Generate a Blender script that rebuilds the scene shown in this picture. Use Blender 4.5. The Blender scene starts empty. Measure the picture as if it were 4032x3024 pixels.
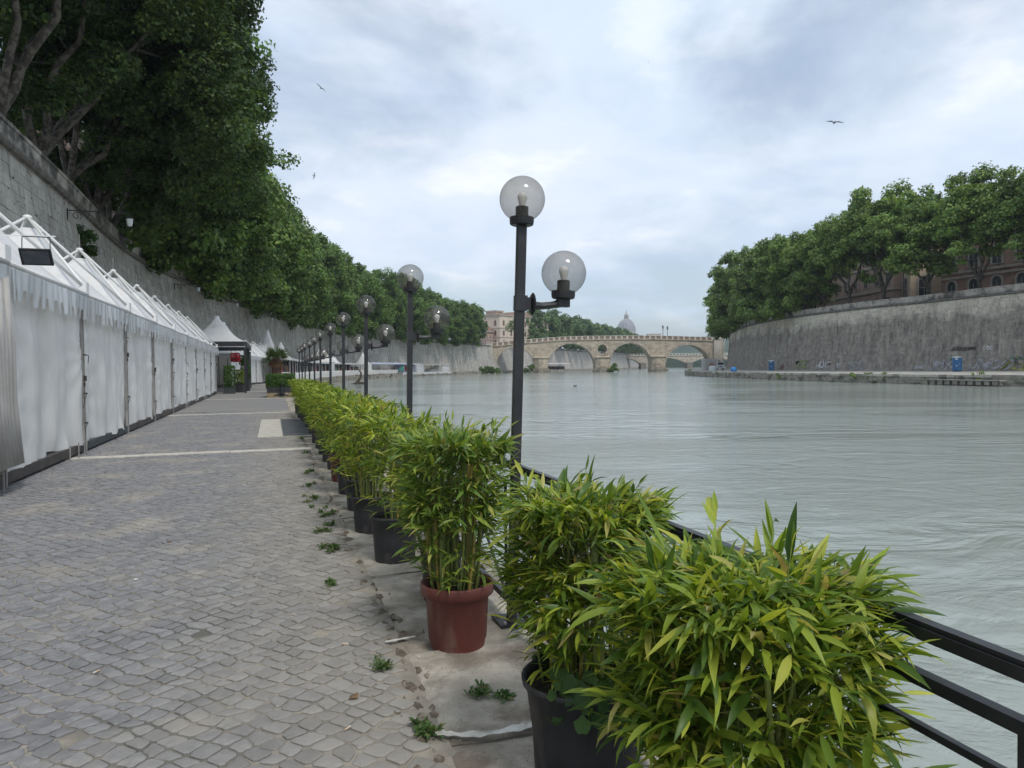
import bpy, math, random
import numpy as np
from mathutils import Vector, Matrix, noise

SC = bpy.context.scene
COL = SC.collection

# ------------------------------------------------------------------ camera
cam_d = bpy.data.cameras.new('camera')
cam_d.sensor_width = 36.0
cam_d.lens = 26.0
cam_d.clip_start = 0.05
cam_d.clip_end = 9000
cam = bpy.data.objects.new('camera', cam_d)
COL.objects.link(cam)
cam.matrix_world = (Matrix.Translation((0, 0, 1.6)) @ Matrix.Rotation(math.radians(90 - 1.306), 4, 'X')
                    @ Matrix.Rotation(-0.011, 4, 'Z'))
SC.camera = cam

# ------------------------------------------------------------------ sky and sun
SUN_EL, SUN_AZ = math.radians(55), math.radians(150)     # azimuth clockwise from +Y
world = bpy.data.worlds.new('World')
SC.world = world
world.use_nodes = True
wt = world.node_tree
wt.nodes.clear()
def wn(t, **k):
    n = wt.nodes.new(t)
    for a, b in k.items():
        setattr(n, a, b)
    return n
w_out = wn('ShaderNodeOutputWorld')
w_sky = wn('ShaderNodeTexSky', sky_type='NISHITA', sun_disc=False, sun_elevation=SUN_EL, sun_rotation=SUN_AZ)
w_sky.air_density = 1.0
w_sky.dust_density = 1.5
w_bg = wn('ShaderNodeBackground'); w_bg.inputs[1].default_value = 0.10
w_cl = wn('ShaderNodeBackground'); w_cl.inputs[1].default_value = 0.90
w_tc = wn('ShaderNodeTexCoord')
w_sep = wn('ShaderNodeSeparateXYZ')
wt.links.new(w_tc.outputs['Generated'], w_sep.inputs[0])
def wmath(op, a, b=None, c=None, clamp=False):
    n = wn('ShaderNodeMath', operation=op, use_clamp=clamp)
    for i, v in enumerate((a, b, c)):
        if v is None: continue
        if isinstance(v, (int, float)): n.inputs[i].default_value = v
        else: wt.links.new(v, n.inputs[i])
    return n.outputs[0]
zz = wmath('MAXIMUM', w_sep.outputs[2], 0.0)
den = wmath('ADD', zz, 0.22)
cx = wmath('DIVIDE', w_sep.outputs[0], den)
cy = wmath('DIVIDE', w_sep.outputs[1], den)
w_cmb = wn('ShaderNodeCombineXYZ')
wt.links.new(cx, w_cmb.inputs[0]); wt.links.new(cy, w_cmb.inputs[1])
def wnoise(scale, detail, rough, off, dist=0.0):
    mp = wn('ShaderNodeMapping'); mp.inputs['Location'].default_value = off
    wt.links.new(w_cmb.outputs[0], mp.inputs[0])
    n = wn('ShaderNodeTexNoise'); n.inputs['Scale'].default_value = scale
    n.inputs['Detail'].default_value = detail; n.inputs['Roughness'].default_value = rough
    n.inputs['Distortion'].default_value = dist
    wt.links.new(mp.outputs[0], n.inputs['Vector'])
    return n.outputs['Fac']
def wramp(fac, stops, mode='EASE'):
    r = wn('ShaderNodeValToRGB'); r.color_ramp.interpolation = mode
    e = r.color_ramp.elements
    e[0].position, e[0].color = stops[0][0], stops[0][1]
    e[1].position, e[1].color = stops[-1][0], stops[-1][1]
    for p, c in stops[1:-1]:
        x = e.new(p); x.color = c
    wt.links.new(fac, r.inputs[0])
    return r.outputs[0]
n1 = wnoise(1.1, 7, .55, (3.1, 1.7, 0), .35)
n2 = wnoise(2.6, 6, .55, (7.3, -2.2, 4), .2)
n3 = wnoise(0.75, 3, .5, (-2.0, 5.5, 9))
# colour of the cloud sheet: blue-white to lavender grey
c_a = wramp(n2, [(.34, (.615, .70, .845, 1)), (.52, (.68, .755, .865, 1)), (.66, (.82, .86, .93, 1))])
c_b = wramp(n3, [(.36, (.91, .965, 1.0, 1)), (.62, (1.05, 1.045, 1.03, 1))])
w_mul = wn('ShaderNodeMix', data_type='RGBA', blend_type='MULTIPLY'); w_mul.inputs[0].default_value = 1
wt.links.new(c_a, w_mul.inputs[6]); wt.links.new(c_b, w_mul.inputs[7])
wt.links.new(w_mul.outputs[2], w_cl.inputs[0])
hor = wmath('MULTIPLY', wmath('SUBTRACT', .17, zz), 1.6)
cov = wramp(wmath('SUBTRACT', n1, wmath('MAXIMUM', hor, 0.0)), [(.31, (.36, .36, .36, 1)), (.56, (.96, .96, .96, 1))])
w_mix = wn('ShaderNodeMixShader')
wt.links.new(cov, w_mix.inputs[0])
wt.links.new(w_sky.outputs[0], w_bg.inputs[0])
wt.links.new(w_bg.outputs[0], w_mix.inputs[1]); wt.links.new(w_cl.outputs[0], w_mix.inputs[2])
wt.links.new(w_mix.outputs[0], w_out.inputs[0])

sun_d = bpy.data.lights.new('sun', 'SUN')
sun_d.energy = 1.5
sun_d.angle = math.radians(14)
sun_d.color = (1.0, .955, .89)
sun = bpy.data.objects.new('sun', sun_d)
COL.objects.link(sun)
sdir = Vector((math.sin(SUN_AZ) * math.cos(SUN_EL), math.cos(SUN_AZ) * math.cos(SUN_EL), math.sin(SUN_EL)))
sun.rotation_euler = sdir.to_track_quat('Z', 'Y').to_euler()
sun.location = (0, 0, 60)

SC.view_settings.view_transform = 'Standard'
SC.view_settings.look = 'None'
SC.view_settings.gamma = 1
SC.view_settings.use_curve_mapping = False
SC.view_settings.exposure = 0.45
SC.cycles.max_bounces = 8
SC.cycles.transparent_max_bounces = 24
SC.cycles.transmission_bounces = 6

# ------------------------------------------------------------------ materials
def mat(name, c1, c2=None, scale=3.0, rough=.7, metal=0.0, bump=0.0, bscale=None, island=0.0, spec=.4,
        coord='Object', stretch=(1, 1, 1), detail=5, lo=.38, hi=.62, trans=0.0, dist=.012, c3=None, s3=.6, l3=.5, h3=.62, dust=None):
    m = bpy.data.materials.new(name); m.use_nodes = True
    t = m.node_tree; N = t.nodes; L = t.links
    b = N['Principled BSDF']
    b.inputs['Roughness'].default_value = rough
    b.inputs['Metallic'].default_value = metal
    b.inputs['Specular IOR Level'].default_value = spec
    if c2 is None: c2 = tuple(x * .8 for x in c1)
    if coord == 'World':
        g = N.new('ShaderNodeNewGeometry'); src = g.outputs['Position']
    else:
        g = N.new('ShaderNodeTexCoord'); src = g.outputs['Object']
    mp = N.new('ShaderNodeMapping'); mp.inputs['Scale'].default_value = stretch
    L.new(src, mp.inputs[0])
    def nz(sc, dt=detail):
        n = N.new('ShaderNodeTexNoise'); n.inputs['Scale'].default_value = sc; n.inputs['Detail'].default_value = dt
        n.inputs['Roughness'].default_value = .62
        L.new(mp.outputs[0], n.inputs['Vector']); return n.outputs['Fac']
    r = N.new('ShaderNodeValToRGB'); e = r.color_ramp.elements
    e[0].position = lo; e[1].position = hi; e[0].color = (*c2, 1); e[1].color = (*c1, 1)
    L.new(nz(scale), r.inputs[0]); colr = r.outputs[0]
    if c3 is not None:
        r3 = N.new('ShaderNodeValToRGB'); e = r3.color_ramp.elements
        e[0].position = l3; e[1].position = h3; e[0].color = (0, 0, 0, 1); e[1].color = (1, 1, 1, 1)
        L.new(nz(s3, 6), r3.inputs[0])
        mx = N.new('ShaderNodeMix'); mx.data_type = 'RGBA'
        fac = r3.outputs[0]
        if dust:        # more trodden dust on one side of the promenade: (axis vector, from, to, amount)
            dp = N.new('ShaderNodeVectorMath'); dp.operation = 'DOT_PRODUCT'; L.new(src, dp.inputs[0]); dp.inputs[1].default_value = dust[0]
            dn = N.new('ShaderNodeMath'); dn.operation = 'MULTIPLY_ADD'; L.new(nz(1.7, 4), dn.inputs[0]); dn.inputs[1].default_value = 2.2; L.new(dp.outputs['Value'], dn.inputs[2])
            dm = N.new('ShaderNodeMapRange'); dm.inputs[1].default_value = dust[1]; dm.inputs[2].default_value = dust[2]; dm.inputs[4].default_value = dust[3]; L.new(dn.outputs[0], dm.inputs[0])
            ma = N.new('ShaderNodeMath'); ma.operation = 'MAXIMUM'; L.new(fac, ma.inputs[0]); L.new(dm.outputs[0], ma.inputs[1]); fac = ma.outputs[0]
        L.new(fac, mx.inputs[0]); L.new(colr, mx.inputs[6]); mx.inputs[7].default_value = (*c3, 1)
        colr = mx.outputs[2]
    if island:
        g2 = N.new('ShaderNodeNewGeometry'); oi = N.new('ShaderNodeObjectInfo')
        ad = N.new('ShaderNodeMath'); ad.operation = 'ADD'
        L.new(g2.outputs['Random Per Island'], ad.inputs[0]); L.new(oi.outputs['Random'], ad.inputs[1])
        fr = N.new('ShaderNodeMath'); fr.operation = 'FRACT'; L.new(ad.outputs[0], fr.inputs[0])
        mr = N.new('ShaderNodeMapRange'); mr.inputs[3].default_value = 1 - island; mr.inputs[4].default_value = 1 + island
        L.new(fr.outputs[0], mr.inputs[0])
        mx = N.new('ShaderNodeVectorMath'); mx.operation = 'SCALE'
        L.new(colr, mx.inputs[0]); L.new(mr.outputs[0], mx.inputs['Scale'])
        colr = mx.outputs[0]
    L.new(colr, b.inputs['Base Color'])
    if bump:
        bp = N.new('ShaderNodeBump'); bp.inputs['Strength'].default_value = bump; bp.inputs['Distance'].default_value = dist
        L.new(nz(bscale or scale * 4), bp.inputs['Height']); L.new(bp.outputs[0], b.inputs['Normal'])
    if trans:
        tr = N.new('ShaderNodeBsdfTranslucent'); L.new(colr, tr.inputs[0])
        ms = N.new('ShaderNodeMixShader'); ms.inputs[0].default_value = trans
        out = N['Material Output']
        L.new(b.outputs[0], ms.inputs[1]); L.new(tr.outputs[0], ms.inputs[2]); L.new(ms.outputs[0], out.inputs[0])
    return m

def leafmat(name, cols, rough=.55, trans=.35, spec=.35, nscale=.5, namp=.25):
    """cols: 3 colours picked per leaf island; soft clump-size colour variation on top"""
    m = bpy.data.materials.new(name); m.use_nodes = True
    t = m.node_tree; N = t.nodes; L = t.links; b = N['Principled BSDF']
    b.inputs['Roughness'].default_value = rough; b.inputs['Specular IOR Level'].default_value = spec
    g = N.new('ShaderNodeNewGeometry'); oi = N.new('ShaderNodeObjectInfo')
    ad = N.new('ShaderNodeMath'); ad.operation = 'ADD'
    L.new(g.outputs['Random Per Island'], ad.inputs[0]); L.new(oi.outputs['Random'], ad.inputs[1])
    fr = N.new('ShaderNodeMath'); fr.operation = 'FRACT'; L.new(ad.outputs[0], fr.inputs[0])
    r = N.new('ShaderNodeValToRGB'); e = r.color_ramp.elements
    e[0].position = 0; e[0].color = (*cols[0][1], 1)
    e[1].position = 1; e[1].color = (*cols[-1][1], 1)
    for p, c in cols[1:-1]:
        x = e.new(p); x.color = (*c, 1)
    L.new(fr.outputs[0], r.inputs[0])
    n = N.new('ShaderNodeTexNoise'); n.inputs['Scale'].default_value = nscale; n.inputs['Detail'].default_value = 3
    L.new(g.outputs['Position'], n.inputs['Vector'])
    mr = N.new('ShaderNodeMapRange'); mr.inputs[1].default_value = .3; mr.inputs[2].default_value = .7
    mr.inputs[3].default_value = 1 - namp; mr.inputs[4].default_value = 1 + namp
    L.new(n.outputs['Fac'], mr.inputs[0])
    mx = N.new('ShaderNodeVectorMath'); mx.operation = 'SCALE'
    L.new(r.outputs[0], mx.inputs[0]); L.new(mr.outputs[0], mx.inputs['Scale'])
    L.new(mx.outputs[0], b.inputs['Base Color'])
    tr = N.new('ShaderNodeBsdfTranslucent')
    sc = N.new('ShaderNodeVectorMath'); sc.operation = 'MULTIPLY'; sc.inputs[1].default_value = (1.25, 1.15, .55)
    L.new(mx.outputs[0], sc.inputs[0]); L.new(sc.outputs[0], tr.inputs[0])
    ms = N.new('ShaderNodeMixShader'); ms.inputs[0].default_value = trans
    L.new(b.outputs[0], ms.inputs[1]); L.new(tr.outputs[0], ms.inputs[2]); L.new(ms.outputs[0], N['Material Output'].inputs[0])
    return m

M = {}
# ------------------------------------------------------------------ mesh helpers
class MB:
    def __init__(s): s.v = []; s.f = []; s.mi = []; s.cur = 0
    def _f(s, f): s.f.append(f); s.mi.append(s.cur)
    def quad(s, a, b, c, d):
        n = len(s.v); s.v += [tuple(a), tuple(b), tuple(c), tuple(d)]; s._f((n, n + 1, n + 2, n + 3))
    def ngon(s, pts):
        n = len(s.v); s.v += [tuple(p) for p in pts]; s._f(tuple(range(n, n + len(pts))))
    def hexa(s, p):   # 8 corners: bottom 4 ccw, top 4 ccw
        n = len(s.v); s.v += [tuple(q) for q in p]
        for f in ((3, 2, 1, 0), (4, 5, 6, 7), (0, 1, 5, 4), (1, 2, 6, 5), (2, 3, 7, 6), (3, 0, 4, 7)):
            s._f(tuple(n + i for i in f))
    def box(s, c, d, rz=0.0):
        cx, cy, cz = c; hx, hy, hz = d[0] / 2, d[1] / 2, d[2] / 2
        ca, sa = math.cos(rz), math.sin(rz); P = []
        for z in (-hz, hz):
            for x, y in ((-hx, -hy), (hx, -hy), (hx, hy), (-hx, hy)):
                P.append((cx + x * ca - y * sa, cy + x * sa + y * ca, cz + z))
        s.hexa(P)
    def bar(s, a, b, w, h=None, up=(0, 0, 1)):    # rectangular bar from a to b
        h = h or w; a = Vector(a); b = Vector(b); d = (b - a).normalized(); u = Vector(up)
        if abs(d.dot(u)) > .98: u = Vector((1, 0, 0))
        sx = d.cross(u).normalized() * w / 2; sy = sx.cross(d).normalized() * h / 2
        s.hexa([a - sx - sy, a + sx - sy, a + sx + sy, a - sx + sy, b - sx - sy, b + sx - sy, b + sx + sy, b - sx + sy])
    def tube(s, pts, rad, n=8, cap=True):
        pts = [Vector(p) for p in pts]
        if not hasattr(rad, '__len__'): rad = [rad] * len(pts)
        base = len(s.v); prev = None
        for i, p in enumerate(pts):
            d = (pts[min(i + 1, len(pts) - 1)] - pts[max(i - 1, 0)]).normalized()
            if prev is None:
                u = Vector((0, 0, 1)) if abs(d.z) < .9 else Vector((1, 0, 0))
                a = d.cross(u).normalized()
            else:
                a = (prev - d * prev.dot(d)).normalized()
            prev = a; b = d.cross(a)
            for k in range(n):
                t = 2 * math.pi * k / n
                s.v.append(tuple(p + (a * math.cos(t) + b * math.sin(t)) * rad[i]))
        for i in range(len(pts) - 1):
            for k in range(n):
                q = base + i * n
                s._f((q + k, q + (k + 1) % n, q + n + (k + 1) % n, q + n + k))
        if cap:
            s._f(tuple(base + k for k in reversed(range(n))))
            s._f(tuple(base + (len(pts) - 1) * n + k for k in range(n)))
    def lathe(s, prof, n=24, c=(0, 0, 0)):
        base = len(s.v)
        for r, z in prof:
            for k in range(n):
                t = 2 * math.pi * k / n
                s.v.append((c[0] + r * math.cos(t), c[1] + r * math.sin(t), c[2] + z))
        for i in range(len(prof) - 1):
            for k in range(n):
                q = base + i * n
                s._f((q + k, q + (k + 1) % n, q + n + (k + 1) % n, q + n + k))
    def grid(s, fn, nu, nv):
        base = len(s.v)
        for i in range(nu + 1):
            for j in range(nv + 1):
                s.v.append(tuple(fn(i / nu, j / nv)))
        for i in range(nu):
            for j in range(nv):
                q = base + i * (nv + 1) + j
                s._f((q, q + nv + 1, q + nv + 2, q + 1))
    def mesh(s, name, mats, smooth=False):
        me = bpy.data.meshes.new(name)
        me.from_pydata(s.v, [], s.f)
        for m in (mats if isinstance(mats, (list, tuple)) else [mats]): me.materials.append(m)
        if any(s.mi): me.polygons.foreach_set('material_index', s.mi)
        if smooth: me.polygons.foreach_set('use_smooth', [True] * len(s.f))
        me.update(); return me

def np_mesh(name, verts, faces, mats, smooth=False):
    """verts (n,3) array; faces (m,k) array of equal-size polygons"""
    me = bpy.data.meshes.new(name)
    nf, k = faces.shape
    me.vertices.add(len(verts)); me.vertices.foreach_set('co', np.ascontiguousarray(verts, dtype=np.float32).ravel())
    me.loops.add(nf * k); me.loops.foreach_set('vertex_index', np.ascontiguousarray(faces, dtype=np.int32).ravel())
    me.polygons.add(nf)
    me.polygons.foreach_set('loop_start', np.arange(0, nf * k, k, dtype=np.int32))
    if smooth: me.polygons.foreach_set('use_smooth', np.ones(nf, dtype=bool))
    for m in (mats if isinstance(mats, (list, tuple)) else [mats]): me.materials.append(m)
    me.update(calc_edges=True)
    me.validate()
    return me

def ob(name, me, parent=None, loc=None, rz=None, scale=None):
    o = bpy.data.objects.new(name, me); COL.objects.link(o)
    if parent is not None: o.parent = parent
    if loc is not None: o.location = loc
    if rz is not None: o.rotation_euler = (0, 0, rz)
    if scale is not None: o.scale = scale
    return o
def part(name, mb, m, parent, smooth=False, loc=None, rz=None):
    return ob(name, mb.mesh(name, m, smooth), parent, loc, rz)
def thing(name, label, cat, loc=(0, 0, 0), rz=0.0, group=None, me=None):
    o = ob(name, me, None, loc, rz)
    o['label'] = label; o['category'] = cat
    if group: o['group'] = group
    return o
def struct(name, me, kind='structure'):
    o = ob(name, me); o['kind'] = kind; return o
def copy_tree(o, parent=None):
    c = o.copy(); COL.objects.link(c)
    if parent is not None: c.parent = parent
    for ch in KIDS.get(o.name, []): copy_tree(ch, c)
    return c
KIDS = {}
def index_kids(o):
    KIDS.clear()
    for x in list(COL.objects):
        if x.parent: KIDS.setdefault(x.parent.name, []).append(x)
def dup(o, label, loc, rz=None, group=None, scale=None, cat=None):
    if o.name not in KIDS: index_kids(o)
    c = copy_tree(o); c.location = loc; c['label'] = label
    if rz is not None: c.rotation_euler = (c.rotation_euler[0], c.rotation_euler[1], rz)
    if scale is not None: c.scale = scale
    if group: c['group'] = group
    if cat: c['category'] = cat
    return c

TH = math.radians(18.0)
CT, ST = math.cos(TH), math.sin(TH)
def W(s, t, z=0.0):            # s: metres to the right of the promenade axis, t: metres along it
    return (s * CT - t * ST, s * ST + t * CT, z)
RZ = math.radians(108)         # local +X along the promenade, +Y to the wall side

def smooth_path(pts, step):
    P = [np.array(p, float) for p in pts]
    P = [2 * P[0] - P[1]] + P + [2 * P[-1] - P[-2]]
    out = []
    for i in range(1, len(P) - 2):
        p0, p1, p2, p3 = P[i - 1:i + 3]
        n = max(2, int(np.linalg.norm(p2 - p1) / step * 2))
        for k in range(n):
            t = k / n
            out.append(.5 * ((2 * p1) + (-p0 + p2) * t + (2 * p0 - 5 * p1 + 4 * p2 - p3) * t * t + (-p0 + 3 * p1 - 3 * p2 + p3) * t ** 3))
    out.append(P[-2]); out = np.array(out)
    d = np.r_[0, np.cumsum(np.linalg.norm(np.diff(out, axis=0), axis=1))]
    n = max(2, int(round(d[-1] / step)))
    u = np.linspace(0, d[-1], n + 1)
    q = np.stack([np.interp(u, d, out[:, 0]), np.interp(u, d, out[:, 1])], 1)
    return Path(q, u)
class Path:
    def __init__(s, q, u):
        s.q = q; s.u = u; g = np.gradient(q, axis=0); g /= np.linalg.norm(g, axis=1)[:, None]
        s.tan = g; s.nr = np.stack([g[:, 1], -g[:, 0]], 1)    # normal to the right of travel
        s.len = u[-1]
    def at(s, u, off=0.0, z=0.0):
        x = np.interp(u, s.u, s.q[:, 0]) + off * np.interp(u, s.u, s.nr[:, 0])
        y = np.interp(u, s.u, s.q[:, 1]) + off * np.interp(u, s.u, s.nr[:, 1])
        return (float(x), float(y), z)
    def ang(s, u):
        return math.atan2(np.interp(u, s.u, s.tan[:, 1]), np.interp(u, s.u, s.tan[:, 0]))
def sweep(path, prof, u0=None, u1=None, mb=None, flip=False):
    mb = mb or MB(); us = path.u
    us = us[(us >= (u0 or 0) - 1e-6) & (us <= (path.len if u1 is None else u1) + 1e-6)]
    base = len(mb.v); n = len(prof)
    for u in us:
        for off, z in prof: mb.v.append(path.at(u, off, z))
    for i in range(len(us) - 1):
        for j in range(n - 1):
            a = base + i * n + j
            f = (a, a + n, a + n + 1, a + 1)
            mb._f(tuple(reversed(f)) if flip else f)
    return mb
# ================================================================== setting
RNG = random.Random(7)
CT, ST = math.cos(math.radians(18.0)), math.sin(math.radians(18.0))
M['joint'] = mat('sandy_joint', (.33, .295, .24), (.23, .205, .17), 5, .95, bump=.5, bscale=60, coord='World', c3=(.12, .115, .10), s3=.8)
M['cobble'] = mat('basalt_cobble', (.224, .221, .220), (.168, .167, .170), 12, .74, bump=.35, bscale=70, island=.13, coord='World',
                  c3=(.300, .275, .232), s3=1.1, l3=.50, h3=.72, dust=((CT, ST, 0), .1, 1.9, .8), dist=.006, spec=.35)
M['farpave'] = mat('far_cobble_paving', (.250, .240, .228), (.170, .165, .160), 9, .8, bump=.6, bscale=16, coord='World', c3=(.235, .22, .19), s3=.4)
M['kerb'] = mat('kerb_stone', (.46, .42, .35), (.31, .28, .23), 3.2, .95, bump=1.0, bscale=45, island=.10, coord='World', c3=(.19, .160, .125), s3=2.3, l3=.46, h3=.62)
M['traver'] = mat('pale_travertine', (.56, .53, .46), (.42, .39, .33), 5, .85, bump=.3, island=.06, coord='World')
M['quay'] = mat('quay_face', (.36, .33, .275), (.21, .195, .16), 1.6, .9, bump=.5, bscale=8, coord='World', stretch=(1, 1, 2.2), c3=(.07, .075, .05), s3=.5)
M['path'] = mat('river_path', (.46, .44, .39), (.27, .26, .235), .6, .92, bump=.2, coord='World')
M['street'] = mat('street_ground', (.16, .155, .15), (.10, .10, .10), .3, .9, coord='World')

def wallmat(name, ca, cb, dark, amt_lo, amt_hi, pale=None, paleband=None, green=None):
    m = bpy.data.materials.new(name); m.use_nodes = True
    t = m.node_tree; N = t.nodes; L = t.links; b = N['Principled BSDF']; b.inputs['Roughness'].default_value = .92
    b.inputs['Specular IOR Level'].default_value = .2
    g = N.new('ShaderNodeNewGeometry')
    def nz(scale, st, dt=6, rg=.62):
        mp = N.new('ShaderNodeMapping'); mp.inputs['Scale'].default_value = st; L.new(g.outputs['Position'], mp.inputs[0])
        n = N.new('ShaderNodeTexNoise'); n.inputs['Scale'].default_value = scale; n.inputs['Detail'].default_value = dt
        n.inputs['Roughness'].default_value = rg; L.new(mp.outputs[0], n.inputs['Vector']); return n.outputs['Fac']
    def ramp(f, a, c, ca_, cc_):
        r = N.new('ShaderNodeValToRGB'); e = r.color_ramp.elements; e[0].position = a; e[1].position = c
        e[0].color = (*ca_, 1); e[1].color = (*cc_, 1); L.new(f, r.inputs[0]); return r.outputs[0]
    def mix(f, a, c):
        x = N.new('ShaderNodeMix'); x.data_type = 'RGBA'
        L.new(f, x.inputs[0])
        for i, v in ((6, a), (7, c)):
            if isinstance(v, tuple): x.inputs[i].default_value = (*v, 1)
            else: L.new(v, x.inputs[i])
        return x.outputs[2]
    base = ramp(nz(.8, (1, 1, 1)), .35, .65, cb, ca)
    zero, one = (0, 0, 0), (1, 1, 1)
    if paleband:
        sp = N.new('ShaderNodeSeparateXYZ'); L.new(g.outputs['Position'], sp.inputs[0])
        ad = N.new('ShaderNodeMath'); ad.operation = 'MULTIPLY_ADD'; L.new(nz(.22, (1, 1, 1), 5), ad.inputs[0]); ad.inputs[1].default_value = 6.0
        L.new(sp.outputs[2], ad.inputs[2])
        mr = N.new('ShaderNodeMapRange'); mr.inputs[1].default_value = paleband[0]; mr.inputs[2].default_value = paleband[1]
        L.new(ad.outputs[0], mr.inputs[0])
        base = mix(mr.outputs[0], base, pale)
    streak = ramp(nz(.8, (1.3, 1.3, .22), 8, .72), amt_lo, amt_hi, zero, one)
    base = mix(streak, base, dark)
    if paleband:
        sc2 = N.new('ShaderNodeMath'); sc2.operation = 'MULTIPLY'; L.new(mr.outputs[0], sc2.inputs[0]); L.new(ramp(nz(.5, (1, 1, .8), 7, .7), .40, .56, zero, one), sc2.inputs[1])
        base = mix(sc2.outputs[0], base, pale)
    light = ramp(nz(.6, (1.6, 1.6, .10), 6, .65), .60, .74, zero, one)
    base = mix(light, base, tuple(min(1, x * 1.25) for x in ca))
    pits = ramp(nz(1.9, (1, 1, 2.4), 5, .65), .61, .67, zero, one)
    base = mix(pits, base, tuple(x * .35 for x in dark))
    oi = N.new('ShaderNodeObjectInfo'); ad = N.new('ShaderNodeMath'); ad.operation = 'ADD'
    L.new(g.outputs['Random Per Island'], ad.inputs[0]); L.new(oi.outputs['Random'], ad.inputs[1])
    fr = N.new('ShaderNodeMath'); fr.operation = 'FRACT'; L.new(ad.outputs[0], fr.inputs[0])
    mr = N.new('ShaderNodeMapRange'); mr.inputs[3].default_value = .88; mr.inputs[4].default_value = 1.12; L.new(fr.outputs[0], mr.inputs[0])
    vs = N.new('ShaderNodeVectorMath'); vs.operation = 'SCALE'; L.new(base, vs.inputs[0]); L.new(mr.outputs[0], vs.inputs['Scale'])
    L.new(vs.outputs[0], b.inputs['Base Color'])
    bp = N.new('ShaderNodeBump'); bp.inputs['Strength'].default_value = .5; bp.inputs['Distance'].default_value = .05
    L.new(nz(5, (1, 1, 1.5)), bp.inputs['Height']); L.new(bp.outputs[0], b.inputs['Normal'])
    return m
M['wall_l'] = wallmat('weathered_travertine', (.50, .48, .435), (.37, .355, .32), (.18, .17, .155), .50, .70)
M['wall_r'] = wallmat('dark_weathered_travertine', (.40, .36, .31), (.285, .258, .225), (.140, .127, .113), .46, .72, (.62, .57, .48), (11.6, 13.4))
M['coping'] = mat('coping_stone', (.52, .485, .43), (.33, .30, .27), 1.3, .9, bump=.4, bscale=6, coord='World', c3=(.10, .095, .085), s3=.35, l3=.48, h3=.6, island=.08)
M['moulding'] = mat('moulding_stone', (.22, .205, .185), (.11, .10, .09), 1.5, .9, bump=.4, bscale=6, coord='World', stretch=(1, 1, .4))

# ---- water
def water_mat():
    m = bpy.data.materials.new('river_water'); m.use_nodes = True
    t = m.node_tree; N = t.nodes; L = t.links; b = N['Principled BSDF']
    b.inputs['Roughness'].default_value = .07; b.inputs['IOR'].default_value = 1.333
    b.inputs['Specular IOR Level'].default_value = .62
    g = N.new('ShaderNodeNewGeometry')
    def nz(scale, st, rot=0, dt=3, rg=.55, ds=0):
        mp = N.new('ShaderNodeMapping'); mp.inputs['Scale'].default_value = st; mp.inputs['Rotation'].default_value = (0, 0, rot)
        L.new(g.outputs['Position'], mp.inputs[0])
        n = N.new('ShaderNodeTexNoise'); n.inputs['Scale'].default_value = scale; n.inputs['Detail'].default_value = dt
        n.inputs['Roughness'].default_value = rg; n.inputs['Distortion'].default_value = ds
        L.new(mp.outputs[0], n.inputs['Vector']); return n.outputs['Fac']
    def mth(op, a, c, d=None):
        n = N.new('ShaderNodeMath'); n.operation = op
        for i, v in enumerate((a, c, d)):
            if v is None: continue
            if isinstance(v, (int, float)): n.inputs[i].default_value = v
            else: L.new(v, n.inputs[i])
        return n.outputs[0]
    # silt colour drifts
    r = N.new('ShaderNodeValToRGB'); e = r.color_ramp.elements
    e[0].position = .35; e[1].position = .65; e[0].color = (.275, .312, .278, 1); e[1].color = (.345, .385, .348, 1)
    L.new(nz(.05, (1, .35, 1), .3, 4), r.inputs[0]); L.new(r.outputs[0], b.inputs['Base Color'])
    swell = nz(.42, (.75, 1.25, 1), .25, 5, .55, 1.6)
    rip = nz(2.3, (.8, 1.2, 1), -.2, 6, .68, 1.2)
    patch = N.new('ShaderNodeMapRange'); patch.inputs[1].default_value = .46; patch.inputs[2].default_value = .60
    patch.inputs[3].default_value = .10; patch.inputs[4].default_value = 1.35
    L.new(nz(.055, (.45, 1.5, 1), .15, 4, .6, .6), patch.inputs[0])
    h = mth('MULTIPLY_ADD', mth('MULTIPLY', rip, patch.outputs[0]), .30, mth('MULTIPLY', swell, .55))
    bp = N.new('ShaderNodeBump'); bp.inputs['Strength'].default_value = .85; bp.inputs['Distance'].default_value = .26
    L.new(h, bp.inputs['Height']); L.new(bp.outputs[0], b.inputs['Normal'])
    return m
M['water'] = water_mat()
WZ = -1.2
mb = MB(); mb.quad((-3000, -200, WZ), (3000, -200, WZ), (3000, 5500, WZ), (-3000, 5500, WZ))
struct('river', mb.mesh('river', M['water']))

# ---- plan lines
edgeL = smooth_path([W(1.72, -14)[:2], W(1.72, 15)[:2], W(1.72, 40)[:2], W(1.9, 70)[:2], (-26.5, 95), (-31.5, 118), (-35.5, 142), (-39, 181), (-38, 215),
                     (-34, 245), (-28, 275), (-22.4, 300), (-17.6, 316), (-9, 345), (3, 375), (20, 410), (40, 455), (70, 540), (105, 645), (180, 900)], 3.0)
wallL = smooth_path([W(-11.07, -14)[:2], W(-11.07, 15)[:2], W(-11.07, 45)[:2], W(-11.2, 75)[:2], (-39.5, 100), (-43.3, 122.8), (-47, 158), (-47.9, 187),
                     (-45.5, 220), (-40, 252), (-33, 280), (-25, 306), (-12, 340), (-2, 372), (10, 410), (30, 457), (60, 545), (95, 650), (170, 905)], 3.0)
wallR = smooth_path([(112, 20), (90, 65), (74, 107), (69.5, 123), (64.6, 136), (61.3, 154), (60.4, 177), (63, 200), (71, 239), (84, 285), (100, 338), (112, 375), (140, 450), (190, 560), (270, 720)], 3.0)
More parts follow.
